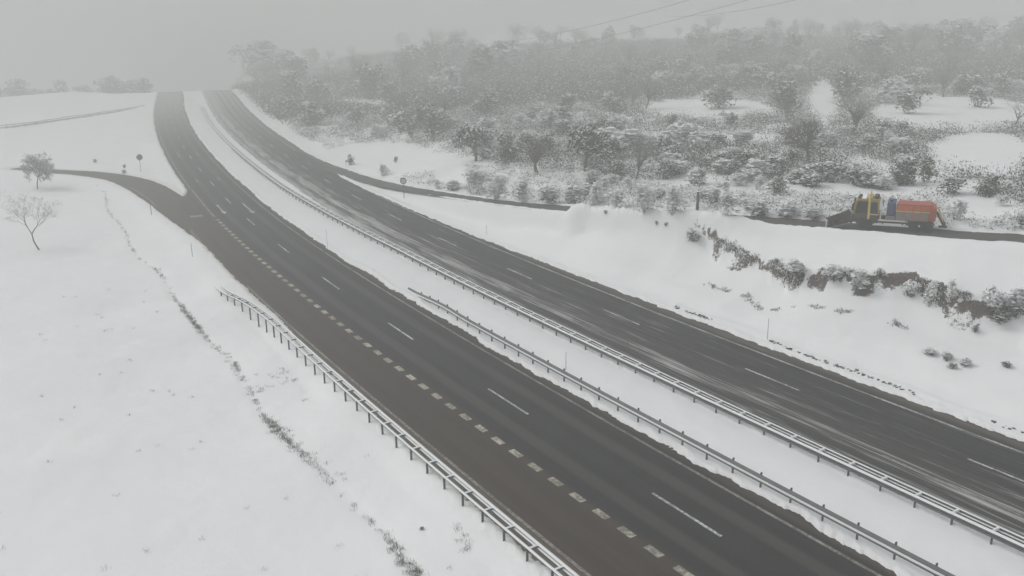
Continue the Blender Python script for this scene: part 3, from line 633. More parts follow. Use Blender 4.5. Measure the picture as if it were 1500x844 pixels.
for px, py, w, h, lab in [(1152, 172, 86, 62, 'hazy round thicket above the small clearing'), (1055, 158, 84, 36, 'low wide hazy thicket behind the upper snow strip'), (1330, 166, 90, 40, 'broad dark thicket on the lower edge of the big clearing'),
                          (745, 240, 60, 52, 'twiggy thicket between the two snowy evergreens'), (1245, 150, 80, 55, 'hazy thicket just behind the fan shaped bare tree'), (1420, 140, 80, 34, 'hazy thicket bordering the top of the big clearing')]:
    bush_later.append((px, py, w, h, lab))
# trees swallowed by the fog further up
fog_spots = []
r2 = random.Random(4)
for k in range(110):
    u = r2.random(); px = 380 + 1150*u; Y = r2.uniform(170, 460)
    fog_spots.append((px, Y))
r3 = random.Random(9)
fog_spots += [(r3.uniform(360, 1500), r3.uniform(380, 560)) for _ in range(60)]
dark_spots = [(720, 350), (735, 362), (700, 340), (1010, 315), (960, 330), (1200, 305), (1260, 315), (1320, 310), (1390, 315), (1450, 310), (1480, 320), (1160, 335), (1100, 330)]
for k, (px, Y) in enumerate(fog_spots + dark_spots):
    dx, _ = ray(px, 60); x = float(dx*Y); 
    D_, T_ = nearest(np.array([x]), np.array([Y]), cx, cy)
    if D_[0] < 29: continue
    if k % 3:
        hh = r2.uniform(3, 6.5)*(1 if Y < 260 else 1.8); ww = hh*r2.uniform(1.1, 2.0); o = link('foggy_bush', B[['twig', 'evergreen', 'twig', 'frost'][k % 4], k % 3]); o.location = (x, Y, gz(x, Y)-.3); o.scale = (ww, ww, hh); o.rotation_euler = (0, 0, r2.random()*6.28)
        tag(o, 'tall grey thicket bush fading into the fog high on the hillside', 'bush', 'thicket bushes fading into the fog on the hill'); continue
    m_ = te; H, Wd = span(m_); hh = r2.uniform(5, 9.5)*(1 if Y < 260 else 1.5); ww = hh*r2.uniform(.7, 1.1)
    put_tree(m_, (x, Y, gz(x, Y)-.1), (ww/Wd, ww/Wd, hh/H), r2.random()*6.28, 'grey tree fading into the fog high on the hillside', 'trees fading into the fog on the hill', 'foggy_tree')
for k in range(76):
    px = r2.uniform(-70, 225) if k < 58 else r2.uniform(215, 420); Y = r2.uniform(400, 520); dx, _ = ray(px, 130); x = float(dx*Y); hh = r2.uniform(7, 11) if k < 58 else r2.uniform(14, 20)
    if k >= 58 and -14 < nearest(np.array([x]), np.array([Y]), cx, cy)[0][0] < 34: continue
    ww = hh*r2.uniform(1.4, 2.4)
    o = link('foggy_bush', B[['twig', 'evergreen', 'twig'][k % 3], k % 3]); o.location = (x, Y, gz(x, Y)-.5); o.scale = (ww, ww, hh); o.rotation_euler = (0, 0, r2.random()*6.28)
    tag(o, 'big thicket barely visible in the fog beyond the far left field', 'bush', 'thickets in the fog beyond the left field')
# bushes one can tell apart
for px, py, w, h, k, lab in [
    (1325, 272, 72, 46, 'evergreen', 'dark green bush above the snow plough lorry'), (1358, 266, 44, 42, 'olive', 'olive green rounded bush on the edge of the lower clearing'),
    (1392, 284, 60, 30, 'evergreen', 'low dark bush right of the olive bush'), (1447, 288, 58, 38, 'evergreen', 'dark snow flecked bush near the right border'),
    (1250, 272, 60, 30, 'evergreen', 'dark scrubby bush behind the lorry cab'), (1215, 266, 60, 32, 'evergreen', 'dark bush up left of the lorry cab'), (1288, 278, 44, 26, 'laden', 'snow laden bush right behind the blue tank'),
    (1400, 322, 44, 34, 'frost', 'pale frosted shrub behind the salt spreader'), (1497, 332, 26, 22, 'evergreen', 'small dark bush at the right border beside the slip road'), (1470, 302, 34, 18, 'frost', 'frosted low shrub on the snow by the right border'),
    (513, 242, 18, 18, 'olive', 'small lone shrub on the snow nearest the motorway bend'), (562, 257, 26, 18, 'frost', 'small frosted shrub left of the round road sign'), (580, 238, 12, 10, 'twig', 'tiny dark tuft shrub on the snow slope'),
    (642, 277, 22, 16, 'frost', 'little frosted bush at the left end of the slip road thicket'), (662, 280, 30, 18, 'laden', 'little snow covered bush beside the slip road'),
    (695, 285, 60, 40, 'frost', 'first large frosted bush along the slip road'), (728, 292, 52, 40, 'frost', 'second large frosted bush along the slip road'), (765, 296, 52, 38, 'frost', 'frosted bush in front of the wide twiggy tree'), (803, 297, 48, 28, 'laden', 'snow laden bush beside the slip road before the heap'),
    (842, 296, 48, 26, 'laden', 'snow laden bush behind the roadside snow heap'), (872, 299, 50, 32, 'frost', 'frosted bush just right of the snow heap'), (905, 305, 52, 30, 'frost', 'frosted bush below the tall hazy tree'), (945, 309, 58, 44, 'frost', 'big frosted bush left of the slender tree'),
    (985, 312, 58, 44, 'frost', 'big frosted bush touching the slender tree trunk'), (1062, 315, 62, 36, 'frost', 'frosted bush right of the slender tree'), (1108, 318, 50, 28, 'laden', 'snow laden bush midway between slender tree and lorry'), (1150, 320, 46, 26, 'laden', 'snow laden bush ahead of the plough'), (1190, 322, 40, 22, 'laden', 'snow covered bush just beyond the plough blade'),
    (1140, 285, 56, 30, 'twig', 'brown twiggy bush under the dense grey tree'), (975, 262, 46, 32, 'evergreen', 'dark bush between tall hazy tree and slender tree'), (905, 262, 44, 30, 'twig', 'brown bush at the foot of the tall hazy tree'), (1080, 262, 56, 30, 'twig', 'brown bush right of the slender tree crown'),
    (1070, 186, 50, 24, 'twig', 'dark shrub below the upper snow strip'), (985, 187, 46, 22, 'twig', 'shrub at the left end of the upper snow strip'), (1300, 196, 44, 20, 'twig', 'grey shrub right of the fan shaped tree'), (1322, 194, 40, 18, 'evergreen', 'dark low shrub on the clearing edge')]:
    bush(px, py, w, h, k, lab)
# the thicket beside the motorway bend and over the hillside, bushes alike
def scatter(n, box, kinds, wr, hr, label, group, seed, avoid=()):
    r = random.Random(seed)
    for k in range(n):
        px = r.uniform(box[0], box[2]); py = r.uniform(box[1], box[3])
        if callable(avoid) and avoid(px, py): continue
        s = .55 + .45*(py-60)/240
        bush(px, py, r.uniform(*wr)*s, r.uniform(*hr)*s, r.choice(kinds), label, group)
def clear(px, py):   # open snow the photograph shows
    E = [(1400, 168, 125, 26), (1440, 225, 85, 30), (1040, 160, 95, 14), (1210, 150, 26, 34), (1000, 200, 70, 7), (560, 235, 95, 26), (660, 250, 25, 25), (1440, 305, 60, 18), (540, 153, 45, 6), (1100, 205, 60, 8)]
    return any(((px-a)/c)**2 + ((py-b)/d_)**2 < 1 for a, b, c, d_ in E)
for px, py, w, h, lab in bush_later: bush(px, py, w, h, 'twig', lab, None, 'thicket', 'bush')
scatter(26, (405, 168, 660, 214), ['twig', 'evergreen', 'frost', 'twig'], (44, 70), (24, 40), 'grey snow dusted bush in the thicket right of the motorway bend', 'bushes of the thicket by the bend', 1, lambda a, b: clear(a, b) or b > 150 + (a-380)*.22+8 or b < 140+(a-380)*.1)
scatter(34, (600, 160, 1000, 240), ['twig', 'evergreen', 'frost', 'twig', 'laden'], (50, 84), (26, 44), 'snow dusted bush in the middle of the hillside scrub', 'bushes of the hillside scrub', 2, clear)
scatter(40, (960, 205, 1330, 275), ['evergreen', 'twig', 'laden', 'evergreen', 'frost'], (44, 74), (20, 34), 'snow flecked bush in the dark scrub above the slip road', 'bushes above the slip road', 3, clear)
scatter(26, (930, 100, 1500, 150), ['twig', 'frost', 'evergreen'], (50, 90), (24, 40), 'pale bush in the mist around the upper clearings', 'bushes in the mist above', 7, clear)
scatter(30, (670, 262, 1210, 312), ['frost', 'laden', 'laden'], (30, 50), (16, 28), 'white frosted bush in the belt beside the slip road', 'frosted bushes beside the slip road', 9, lambda a, b: b > 276+(a-660)*.075 or b < 250+(a-660)*.05)

# heather and low scrub on the hill: nobody could count it
def scrub():
    n = 72000; px = rng.uniform(330, 1570, n); Y = 66 + 420*rng.random(n)**1.35
    dx = np.array([ray(a, 200)[0] for a in px]); X = dx*Y
    D_, T_ = nearest(X, Y, cx, cy); R_, T2 = nearest(X, Y, rampR[:, 0], rampR[:, 1])
    big = fbm(X, Y, .05, 3, 2); ok = (D_ > 26) & (R_ > 2.6) & (big*.6 + .4*fbm(X, Y, .3, 3, 3) > .46 - .07*(Y > 120) - .16*(R_ < 11) - .10*(Y > 230))
    X, Y, big = X[ok], Y[ok], big[ok]; Z = height(X, Y)
    yc = Y*math.cos(PITCH)-(Z-CAMH)*math.sin(PITCH); zc = Y*math.sin(PITCH)+(Z-CAMH)*math.cos(PITCH)
    ppx = 750+FPX*X/yc; ppy = 422-FPX*zc/yc + ROLL*(FPX*X/yc)
    keep = np.array([not clear(a, b) for a, b in zip(ppx, ppy)]); X, Y, Z, big = X[keep], Y[keep], Z[keep], big[keep]
    m = len(X); near = nearest(X, Y, rampR[:, 0], rampR[:, 1])[0] < 12
    thick = (rng.random(m) < np.where(Y > 200, .5, .34)) & ~near; h = np.where(thick, (1.0+1.1*rng.random(m))*np.where(Y > 220, 1.7, 1), .35+.5*rng.random(m)); w = np.where(thick, (1.2+1.2*rng.random(m))*np.where(Y > 220, 1.7, 1), .5+.7*rng.random(m))
    P0 = np.stack([X, Y, Z], 1); Vs = []; Fs = []; mis = []; base = 0
    for sel, per, size, fr in ((~thick & ~near, 15, .09, .26), (near, 17, .10, .62), (thick & (Y <= 220), 60, .105, .13), (thick & (Y > 220), 46, .21, .06)):
        q = np.flatnonzero(sel); off = rng.normal(size=(len(q), per, 3)); off[..., 2] = np.abs(off[..., 2]); off = np.clip(off, -1.7, 1.7)
        p = (P0[q][:, None] + off*np.stack([w[q]*.42, w[q]*.42, h[q]*.5], 1)[:, None]).reshape(-1, 3); up = off[..., 2].ravel()
        sn = rng.random(len(p)) < np.clip(fr*(.4+1.1*up), 0, .9); shade = np.repeat(rng.integers(0, 3, len(q)), per)
        V1, F1 = cards(p[~sn], np.full((~sn).sum(), size*1.25), .34); p2 = p[sn]; p2[:, 2] += .05; V2, F2 = cards(p2, np.full(len(p2), size*1.15), .75, .7)
        Vs += [V1, V2]; Fs += [F1+base, F2+base+len(V1)]; base += len(V1)+len(V2); mis += [np.array([0, 2, 3])[shade[~sn]], np.full(len(F2), 1)]
    o = link('heather_scrub', mesh('heather_scrub', np.concatenate(Vs), np.concatenate(Fs), [M['heath'], M['snow'], M['leaf'], M['twigd']], np.concatenate(mis)))
    tag(o, 'low snow speckled heather and scrub covering the hillside', 'heather', None, 'stuff'); print('scrub', m)
scrub()
# dry grass in the ditch and on the bank
def blades(X, Y, Z, hmin, hmax, per, spreadr, wid=.012, lean=.5):
    m = len(X); base = np.repeat(np.stack([X, Y, Z], 1), per, 0); base[:, :2] += rng.normal(size=(m*per, 2))*spreadr
    h = rng.uniform(hmin, hmax, m*per); a = rng.uniform(0, 2*PI, m*per); l = h*lean*rng.random(m*per)
    tip = base + np.stack([np.cos(a)*l, np.sin(a)*l, h], 1); mid = base*.5+tip*.5 + np.stack([0*h, 0*h, h*.12], 1); o = np.stack([-np.sin(a), np.cos(a), 0*a], 1)*wid; base = base - [0, 0, .05]
    V = np.stack([base-o, base+o, mid+o*.8, mid-o*.8, mid-o*.8, mid+o*.8, tip+o*.2, tip-o*.2], 1).reshape(-1, 3)
    return V, np.arange(len(V)).reshape(-1, 4)
def grass():
    n = 5200; s = rng.uniform(-12, 125, n)**1.0; dn = vnoise(s, s*0, .16, 6); d_ = ditch_d(s) + rng.normal(size=n)*np.where(s < 40, .08+.22*dn, .12)
    keep = rng.random(n) < np.clip((dn-.2)*1.7, .10, 1)*(1-.8*sstep(25, 60, s))*(1-.85*sstep(85, 120, s)); s, d_ = s[keep], d_[keep]
    n2 = 420; s2 = rng.uniform(-14, 30, n2); d2 = ditch_d(s2) + rng.uniform(.4, 3.2, n2); x2, y2, _ = P(s2, d2); k2 = fbm(x2, y2, .35, 3, 9) > .53; s, d_ = np.r_[s, s2[k2]], np.r_[d_, d2[k2]]
    n3 = 60; s3 = rng.uniform(-12, 60, n3); d3 = ditch_d(s3) + rng.uniform(-16, -2, n3); s, d_ = np.r_[s, s3], np.r_[d_, d3]
    x, y, _ = P(s, d_); z = height(x, y); V, F = blades(x, y, z, .04, .17, 13, .10, .008, 1.4)
    o = link('dry_grass', mesh('dry_grass', V, F, M['dry'])); tag(o, 'dry grass poking through the snow along the left ditch', 'grass', None, 'stuff')
    # tussocks hanging over the lip of the cut bank and along its foot
    t = rng.uniform(2.4, 14.6, 1500); i = t.astype(int); f = (t-i)[:, None]; q = scarp[i]*(1-f)+scarp[i+1]*f; dirn = np.gradient(scarp, axis=0)[i]; dirn /= np.linalg.norm(dirn, axis=1)[:, None]; nn = np.c_[dirn[:, 1], -dirn[:, 0]]
    off = rng.normal(size=(1500, 1))*.16 + .12; foot = (rng.random(1500) < .22) & (t > 4.5) & (t < 11.5); off[foot] += 3.2; q = q + nn*off
    q = q[(vnoise(t, t*0, 1.9, 5) > .46)]; z = height(q[:, 0], q[:, 1]); V, F = blades(q[:, 0], q[:, 1], z, .04, .16, 9, .13, .022, 1.8)
    mi = (rng.random(len(F)//2) < .35).astype(int).repeat(2)
    o = link('bank_tussocks', mesh('bank_tussocks', V, F, [M['soil'], M['snow']], mi)); tag(o, 'dark grass tussocks hanging over the bare earth bank', 'grass', None, 'stuff')
    # stones and clods along the right verge
    n = 260; s = rng.uniform(-9, 24, n); k = vnoise(s, s*0, .22, 12) > .34; s = s[k]; d_ = 22.95+.18*np.sin(s*.5)+rng.normal(size=len(s))*.10; x, y, _ = P(s, d_); z = height(x, y); V = []; Fq = []
    for a, b, c in zip(x, y, z):
        r = rng.uniform(.05, .16); base = len(V)
        for u in range(6):
            for w_ in (0, 1): V.append((a+math.cos(u*PI/3)*r*(1-.35*w_)*rng.uniform(.7, 1.3), b+math.sin(u*PI/3)*r*(1-.35*w_)*rng.uniform(.7, 1.3), c-.05+w_*r*1.0*rng.uniform(.7, 1.2)))
        Fq += [(base+2*u, base+2*((u+1) % 6), base+2*((u+1) % 6)+1, base+2*u+1) for u in range(6)] + [tuple(base+2*u+1 for u in range(6))]
    o = link('verge_rubble', mesh('verge_rubble', V, Fq, simple('rubble', (.07, .06, .052), .95, 0, .5, 3, .2, .28))); tag(o, 'dark clods and stones along the gutter of the right verge', 'rubble', None, 'stuff')
grass()
# snow laden shrubs hanging on the cut bank, plants on the slope below
for px, py, w, h, k, lab in [(1015, 352, 34, 16, 'evergreen', 'dark tussock shrub at the left end of the bare bank'), (1168, 402, 40, 24, 'laden', 'snow draped shrub over the bank lip, furthest left'), (1222, 412, 40, 28, 'laden', 'snow draped shrub hanging over the earth face'), (1257, 424, 40, 34, 'laden', 'large snow draped shrub in the middle of the bank'),
    (1290, 410, 26, 18, 'evergreen', 'dark shrub in the shadowed notch of the bank'), (1333, 436, 34, 28, 'laden', 'pinkish snow capped shrub on the reddish earth'), (1362, 446, 34, 40, 'frost', 'tall frosted shrub standing on the bank face'), (1392, 440, 34, 34, 'frost', 'round frosted shrub right of the tall frosted one'),
    (1450, 458, 48, 42, 'laden', 'big snow covered shrub at the right end of the bank'), (1490, 462, 56, 46, 'laden', 'snow covered shrub cut by the right border'), (1465, 472, 60, 16, 'twig', 'brown grass shrub under the big snow covered shrub'),
    (1362, 520, 26, 12, 'laden', 'little half buried plant, left one on the snow slope'), (1385, 526, 30, 14, 'laden', 'half buried plant in the middle of the snow slope'), (1412, 536, 26, 14, 'laden', 'half buried plant right on the snow slope'), (1395, 540, 24, 10, 'twig', 'dark twig poking from the lower snow slope'), (1428, 486, 20, 12, 'twig', 'dark twig tuft below the bank end'), (1475, 538, 34, 10, 'twig', 'twigs poking from the snow near the right border')]:
    bush(px, py, w, h, k, lab, None, 'shrub', 'shrub')
for px, py, lab in [(887, 313, 'dark tuft peeping out right of the snow heap'), (962, 329, 'scattered dark tuft above the bank'), (975, 331, 'dark tuft next to the scattered one above the bank'), (618, 776, 'dark leaf tuft lying on snow by the lower ditch'), (140, 238, 'tiny dark plant on the left field'), (182, 246, 'small dark plant beside the left round sign'), (182, 254, 'lower small plant beside the left round sign')]:
    bush(px, py, 12, 6, 'twig', lab, None, 'tuft', 'plant')

# ------------------------------------------------------------------ road signs, marker poles, cables
red = simple('sign_red', (.16, .045, .04), .5, 0, .15, 6); face = simple('sign_white', (.62, .62, .6), .5, 0, .08, 6); greyb = simple('sign_back', (.23, .235, .24), .5, .4, .15, 6); black = simple('black_paint', (.03, .03, .03), .6, 0, .2, 6)
def round_sign(px, py, hpx, dia, label, back=False):
    p = ground(px, py); k = dcam(p)/FPX; H = hpx*k; o = thing('road_sign', label, 'road sign', p, math.atan2(p[0], p[1])*-1 if not back else -math.atan2(p[0], p[1])+.25)
    MB().tube([(0, .06, -.3), (0, .06, H+dia*.3)], .045, 8).build('post', M['steel'], o)
    MB().lathe_y([(dia/2-.01, .025), (dia/2, .01), (dia/2, -.01), (dia/2-.015, -.02)], (0, 0, H), 28).build('disc', red if not back else greyb, o)
    MB().lathe_y([(dia*.36, -.026), (dia*.36, -.021)][::-1], (0, 0, H), 28).build('face', face if not back else M['steel'], o)
    if not back:
        MB().lathe_y([(.0, 0), (0.001, 0)], (0, 0, -50), 3)
        return o
    b = MB()
    for z in (-.2, .2): b.box(-dia*.3, dia*.3, -.05, -.027, H+z-.02, H+z+.02, .004)
    b.build('bracket', M['steel'], o); return o
round_sign(592, 291, 26, .95, 'round dark rimmed white faced sign beside the right slip road')
round_sign(207, 252, 21.5, 1.1, 'round grey road sign on a thin post at the left gore', True)
mk = mb_mesh(MB().tube([(0, 0, -.3), (0, 0, 1)], .5, 6), 'marker_pole', M['steel'])
wood = simple('weathered_wood', (.12, .11, .1), .85, 0, .3, 5)
for px, py, h, w, lab in [(222, 315, 24, .09, 'thin grey snow pole beside the left slip road curve'), (282, 376, 20, .07, 'thin snow pole at the yellowish edge below the slip road'), (480, 366, 30, .035, 'faint thin pole on the far part of the median'), (829, 542, 28, .035, 'thin marker pole behind the dark median barrier'), (919, 523, 30, .04, 'thin marker pole at the snow topped median barrier'), (1124, 497, 32, .04, 'thin marker pole among the stones of the right verge'), (713, 345, 16, .03, 'faint thin pole on the bank left of the snow heap')]:
    p = ground(px, py); k = dcam(p)/FPX; o = link('marker_pole', mk); o.location = p; o.scale = (w, w, h*k); tag(o, lab, 'marker pole', 'marker poles along the motorway')
p = ground(1021, 308); o = MB().tube([(0, 0, -.3), (.04, 0, 1.0), (.02, 0, 1.9)], [.17, .15, .14], 8).build('wooden_stump', wood); o.location = p; tag(o, 'broken grey wooden stump below the slender tree', 'stump')
# the fence along the far lane
fr = thing('lane_fence', 'low dark fence line along the far lane in the left field', 'fence')
tg_ = np.gradient(laneL[:, :2], axis=0); tg_ /= np.linalg.norm(tg_, axis=1)[:, None]; fn = np.c_[tg_[:, 1], -tg_[:, 0]]
fpts = laneL[::3, :2] + fn[::3]*2.4
fz = height(fpts[:, 0], fpts[:, 1])
MB().tube([(a, b, c+.75) for (a, b), c in zip(fpts, fz)], .09, 5).build('rail', M['dsteel'], fr)
pmf = mb_mesh(MB().box(-.05, .05, -.05, .05, -.3, .85, .01), 'post', M['dsteel'])
repeat(fr, 'post', pmf, [(a, b, c, 0) for (a, b), c in list(zip(fpts, fz))[::1]][:90])
# power cables out of the fog, rising over the frame
cabm = simple('cable', (.06, .06, .065), .6, .3, .1, 1)
for (a, b), lab in zip([((759, 59), (999, 3)), ((764, 80), (1095, 0)), ((999, 24), (1164, 0))], ['uppermost thin power cable in the foggy sky', 'long lower power cable in the foggy sky', 'short rightmost power cable in the foggy sky']):
    p0 = Vector(atY(*a, 300)); p1 = Vector(atY(*b, 190)); dv = p1-p0; pts = []
    for t in np.linspace(-.3, 1.5, 40): pts.append(p0 + dv*t + Vector((0, 0, 3.0*((t-.5)**2-.25))))
    o = MB().tube(pts, .045, 5).build('power_cable', cabm); tag(o, lab, 'power cable', 'power cables')

# ------------------------------------------------------------------ snow plough lorry (x forward, y left, z up)
T = dict(yellow=simple('cab_yellow', (.34, .24, .05), .5, 0, .35, 2.5), door=simple('cab_door', (.075, .06, .035), .6, 0, .4, 3), bright=simple('bright_yellow', (.62, .52, .14), .5, 0, .15, 3), glass=simple('dark_glass', (.018, .016, .014), .15, 0, .3, 2, .5), orange=simple('hopper_orange', (.48, .12, .035), .6, 0, .45, 2.5),
         redd=simple('hopper_red', (.36, .065, .035), .6, 0, .4, 2), grey=simple('hopper_panel', (.23, .20, .185), .6, .1, .25, 2), blue=simple('tank_blue', (.045, .062, .15), .5, 0, .25, 3), dark=simple('chassis_grime', (.035, .03, .028), .8, 0, .4, 3),
         tyre=simple('tyre', (.022, .021, .02), .85, 0, .2, 6), rim=simple('rim', (.22, .21, .2), .5, .4, .25, 6), plough=simple('plough_paint', (.055, .022, .024), .6, 0, .6, 2), white=simple('white_panel', (.68, .67, .65), .5, 0, .08, 3), lamp=simple('lamp_amber', (.7, .3, .03), .3, 0, .1, 3), redl=simple('lamp_red', (.5, .03, .02), .3, 0, .1, 3), pale=simple('pale_yellow', (.62, .55, .30), .5, 0, .15, 3))
A0 = atZ(1225, 331.5, 6.2); A1 = atZ(1375, 337.5, 6.5)
hd = math.atan2(A0[1]-A1[1], A0[0]-A1[0]); c0 = atZ(1268, 333.2, 6.26)
tk = thing('snow_plough_lorry', 'yellow cab snow plough lorry with orange salt hopper and blue tank on the slip road', 'lorry', (c0[0], c0[1], 6.3), hd)
tk.rotation_euler = (0, .012, hd); tk.scale = (.95, .95, .97)
def part(name, mb, m, parent=tk, smooth=False): return mb.build(name, T[m] if isinstance(m, str) else m, parent, smooth)
# origin = front axle; chassis
part('chassis', MB().box(-5.2, 1.0, -.45, .45, .55, .85, .02).box(-5.2, .9, -1.1, 1.1, .86, .98, .02).box(-.75, .85, -1.12, 1.12, .5, .85, .05), 'dark')
cab = part('cab', MB().prism([(1.22, 1.36), (1.22, 1.55), (1.0, 2.55), (.85, 2.74), (-.95, 2.76), (-1.05, 2.66), (-1.05, 1.36)], -1.2, 1.2), 'yellow')
part('cab_skirt', MB().prism([(1.20, .66), (1.24, .8), (1.225, 1.36), (-1.06, 1.36), (-1.06, .66), (-.62, .66), (-.5, 1.02), (.5, 1.02), (.66, .66)], -1.215, 1.215), 'dark', cab)
part('cab_band', MB().box(-1.02, 1.0, -1.222, 1.222, 1.37, 1.47, .02), 'pale', cab)
part('bumper', MB().box(1.16, 1.34, -1.2, 1.2, .50, .82, .03), 'plough', cab)
part('roof_unit', MB().box(-.98, -.55, -.6, .6, 2.77, 3.02, .06).box(.55, .82, -.9, .9, 2.75, 2.90, .04), 'dark', cab)
part('windscreen', MB().prism([(1.235, 1.58), (1.03, 2.5), (1.00, 2.5), (1.2, 1.58)], -1.08, 1.08), 'glass', cab)
for s in (-1, 1):
    y0, y1 = sorted((s*1.205, s*1.225)); dr_ = part('door', MB().prism([(.98, 1.05), (1.0, 1.6), (.82, 2.60), (-.12, 2.64), (-.12, 1.05)], y0, y1), 'door')
    y0, y1 = sorted((s*1.226, s*1.24)); part('window', MB().prism([(.92, 1.52), (.76, 2.52), (-.04, 2.56), (-.04, 1.52)], y0, y1), 'glass', dr_)
    part('rear_window', MB().prism([(-.34, 1.5), (-.34, 2.56), (-.9, 2.54), (-.98, 1.5)], y0, y1), 'glass')
    y0, y1 = sorted((s*1.226, s*1.27)); part('pillar_stripe', MB().box(-.30, -.12, y0, y1, .98, 2.86, .01), 'bright')
    mr = part('mirror', MB().box(1.1, 1.28, s*1.38-.12, s*1.38+.12, 1.75, 2.35, .04), 'dark'); part('mirror_arm', MB().tube([(1.05, s*1.2, 2.4), (1.18, s*1.38, 2.38)], .025, 6), 'dark', mr)
    part('headlight', MB().box(1.2, 1.26, s*.85-.2, s*.85+.2, .72, .92, .02), 'white')
rk = part('beacon_bar', MB().box(-.42, -.02, -1.1, 1.1, 2.83, 2.92, .02).box(-.27, -.17, -1.15, 1.15, 2.92, 3.02, .02), 'bright')
for y in (-.8, .8): part('beacon', MB().tube([(-.22, y, 3.0), (-.22, y, 3.12), (-.22, y, 3.22)], [.07, .07, .04], 10), 'lamp')
part('roof_snow', MB().box(.05, .5, -1.1, 1.1, 2.76, 2.86, .05).box(-1.0, -.6, -1.1, -.65, 2.77, 2.9, .05), M['snow'])
part('exhaust_stack', MB().tube([(-1.22, 1.0, .9), (-1.22, 1.0, 2.75), (-1.3, 1.0, 2.95)], .08, 8), 'white')
part('rear_fairing', MB().prism([(-1.08, 1.9), (-1.08, 2.7), (-1.36, 2.35), (-1.4, 1.9)], 1.0, 1.22), 'white'); 
part('rear_fairing', MB().prism([(-1.08, 1.9), (-1.08, 2.7), (-1.36, 2.35), (-1.4, 1.9)], -1.22, -1.0), 'white')
tank = part('brine_tank', MB().box(-2.45, -1.72, -1.2, 1.2, 1.35, 2.60, .10), 'blue'); part('tank_cap', MB().tube([(-2.05, .6, 2.6), (-2.05, .6, 2.72)], .14, 10), 'dark', tank)
part('tank_frame', MB().box(-2.5, -1.65, -1.21, 1.21, .99, 1.34, .03), 'grey')
hop = part('hopper', MB().prism([(-2.56, 1.62), (-2.50, 2.10), (-2.62, 2.36), (-5.55, 2.36), (-5.85, 2.15), (-5.85, 1.2), (-5.55, 1.0), (-5.25, 1.62)], -1.2, 1.2), 'orange')
for s in (-1, 1):
    y0, y1 = sorted((s*1.19, s*1.235)); part('side_panel', MB().box(-5.22, -2.53, y0, y1, 1.05, 1.80, .01), 'grey', hop); y0, y1 = sorted((s*1.21, s*1.26)); part('hopper_rim', MB().box(-5.3, -2.53, y0, y1, 1.82, 1.88, .008), 'pale', hop)
    for xx in (-3.2, -3.9, -4.6): part('rib', MB().box(xx-.04, xx+.04, *sorted((s*1.21, s*1.27)), 1.05, 2.3, .008), 'orange', hop)
    part('rear_wing', MB().box(-5.82, -5.24, *sorted((s*1.205, s*1.245)), 1.1, 2.25, .02), 'redd', hop)
part('hopper_cover', MB().prism([(-2.6, 2.37), (-2.75, 2.47), (-5.4, 2.47), (-5.55, 2.37)], -1.1, 1.1), 'redd', hop)
part('hopper_core', MB().box(-5.3, -2.55, -1.15, 1.15, 1.0, 1.7, .02), 'dark', hop)
for s in (-1, 1):
    y0, y1 = sorted((s*1.16, s*1.2)); sr_ = part('side_guard', MB().box(-3.55, -1.05, y0, y1, .86, 1.02, .015).box(-3.65, -.62, y0, y1, .44, .58, .015), 'white')
    part('guard_bracket', MB().box(-1.5, -1.42, *sorted((s*.4, s*1.15)), .5, .9, .01).box(-3.2, -3.12, *sorted((s*.4, s*1.15)), .5, .9, .01), 'dark', sr_)
wp = [(.30, -.16), (.5, -.16), (.53, -.12), (.53, .12), (.5, .16), (.30, .16)]
rp_ = [(.06, -.10), (.20, -.14), (.30, -.155), (.30, .155), (.20, .14), (.06, .10)]
for xx in (0, -3.95, -5.15):
    for s in (-1, 1):
        w_ = part('wheel', MB().lathe_y([(.12, -.12), (.12, .12)], (xx, s*1.02, .53), 12), 'dark'); part('tyre', MB().lathe_y(wp, (xx, s*1.02, .53), 24), 'tyre', w_); part('rim', MB().lathe_y(rp_, (xx, s*1.02, .53), 18), 'rim', w_)
        part('mudguard', MB().prism([(xx+.68, .75), (xx+.5, 1.06), (xx-.5, 1.06), (xx-.68, .75), (xx-.62, .72), (xx-.46, 1.0), (xx+.46, 1.0), (xx+.62, .72)], *sorted((s*.88, s*1.21))), 'dark')
    part('axle', MB().tube([(xx, -.9, .53), (xx, .9, .53)], .09, 8), 'dark')
sp_ = part('spreader', MB().prism([(-5.86, 2.3), (-6.02, 2.3), (-6.5, .95), (-6.3, .95)], -.35, .35), 'pale'); part('spreader_chute', MB().prism([(-5.85, 1.7), (-5.95, 1.7), (-6.65, .6), (-6.5, .55)], -.6, .6), 'dark', sp_); 
part('spinner_disc', MB().tube([(-6.5, 0, .42), (-6.5, 0, .50)], .38, 16), 'dark', sp_)
part('spreader_leg', MB().tube([(-6.05, 1.0, 1.6), (-6.7, 1.0, .55)], .045, 6).tube([(-6.05, -1.0, 1.6), (-6.7, -1.0, .55)], .045, 6).tube([(-6.7, -1.0, .55), (-6.7, 1.0, .55)], .04, 6), 'dark', sp_)
for s in (-1, 1): part('tail_lamp', MB().box(-5.72, -5.62, s*.9-.22, s*.9+.22, .62, .78, .02), 'redl')
part('rear_bumper', MB().box(-5.62, -5.45, -1.15, 1.15, .5, .72, .02), 'redd')
# plough: curved mouldboard set at an angle across the front
pl = thing('plough_anchor', None, None); COL.objects.unlink(pl); bpy.data.objects.remove(pl)
b = MB(); n = 9; Vp = []
for i, yy in enumerate(np.linspace(-1.6, 1.75, 12)):
    for k in range(n):
        a = k/(n-1); hz = .06 + a*(1.12 - .2*i/11); bulge = .26*math.sin(a*PI)**.8 - .14*a
        xx = 2.45 + yy*.52 - bulge; Vp.append((xx, yy, hz + (.10*(yy < -1.4)*a)))
    
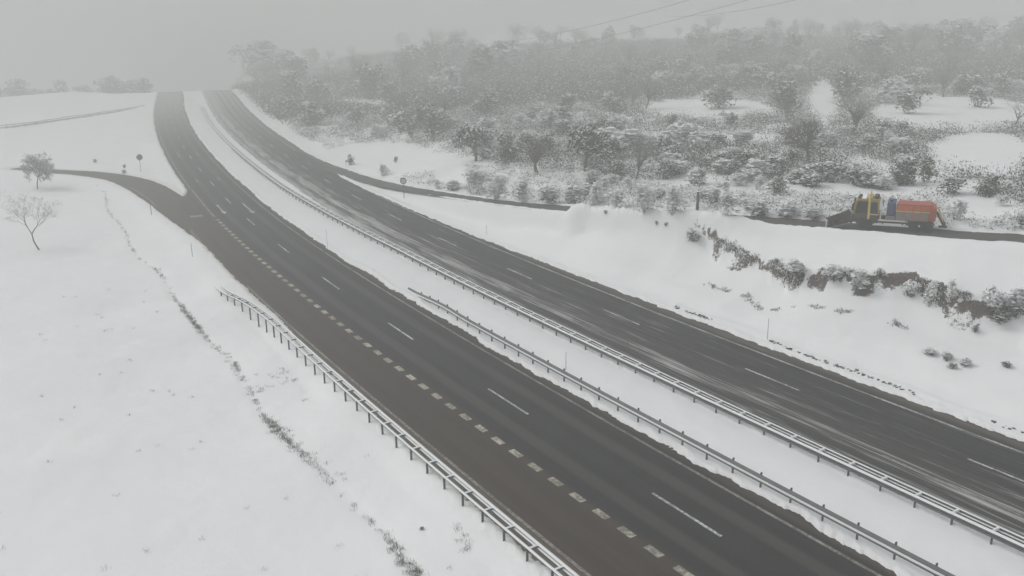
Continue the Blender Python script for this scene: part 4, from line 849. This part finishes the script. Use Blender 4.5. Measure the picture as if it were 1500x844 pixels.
Fp = [(i*n+k, i*n+k+1, (i+1)*n+k+1, (i+1)*n+k) for i in range(11) for k in range(n-1)]
Vb = [(x-.07, y, z) for x, y, z in Vp]; m_ = len(Vp)
Fb = [tuple(q+m_ for q in f[::-1]) for f in Fp]; rim = [i*n for i in range(12)] + [11*n+k for k in range(1, n)] + [i*n+n-1 for i in range(10, -1, -1)] + [k for k in range(n-2, 0, -1)]
Fs = [(rim[i], rim[(i+1) % len(rim)], rim[(i+1) % len(rim)]+m_, rim[i]+m_) for i in range(len(rim))]
bl_ = part('plough_blade', MB().add(Vp+Vb, Fp+Fb+Fs), 'plough')
part('plough_frame', MB().tube([(1.1, -.5, .75), (1.75, -.8, .55)], .08, 6).tube([(1.1, .5, .75), (2.45, .7, .55)], .08, 6).box(1.15, 1.45, -.7, .7, .5, 1.0, .03).tube([(1.2, 0, .95), (2.2, 0, .95)], .06, 6), 'dark')
for q_ in ((1.66, 1.84, -.75, -.65, .2, 1.0), (2.2, 2.38, .35, .45, .2, 1.0), (2.7, 2.86, 1.25, 1.35, .2, .95)): part('blade_rib', MB().box(*q_, .02), 'plough', bl_)
part('marker_flag', MB().box(3.33, 3.42, 1.70, 1.82, .15, .72, .01), 'white', bl_); part('marker_flag', MB().box(2.55, 2.6, .9, .95, 1.0, 1.35, .01), 'dark', bl_)

# ------------------------------------------------------------------ the fog
hm = bpy.data.materials.new('haze'); hm.use_nodes = True; hn = hm.node_tree; hn.nodes.clear()
ho = hn.nodes.new('ShaderNodeOutputMaterial'); pv = hn.nodes.new('ShaderNodeVolumePrincipled'); pv.inputs['Color'].default_value = (.74, .755, .74, 1); pv.inputs['Density'].default_value = HAZE; pv.inputs['Anisotropy'].default_value = 0.0
hn.links.new(pv.outputs[0], ho.inputs['Volume'])
zlo, zhi = float(GZ.min())-1.2, max(60.0, float(GZ.max())+12)
hz_ = MB().box(-1400, 1400, -60, 2000, zlo, zhi, 0).build('haze', hm); tag(hz_, None, None, None, 'stuff')
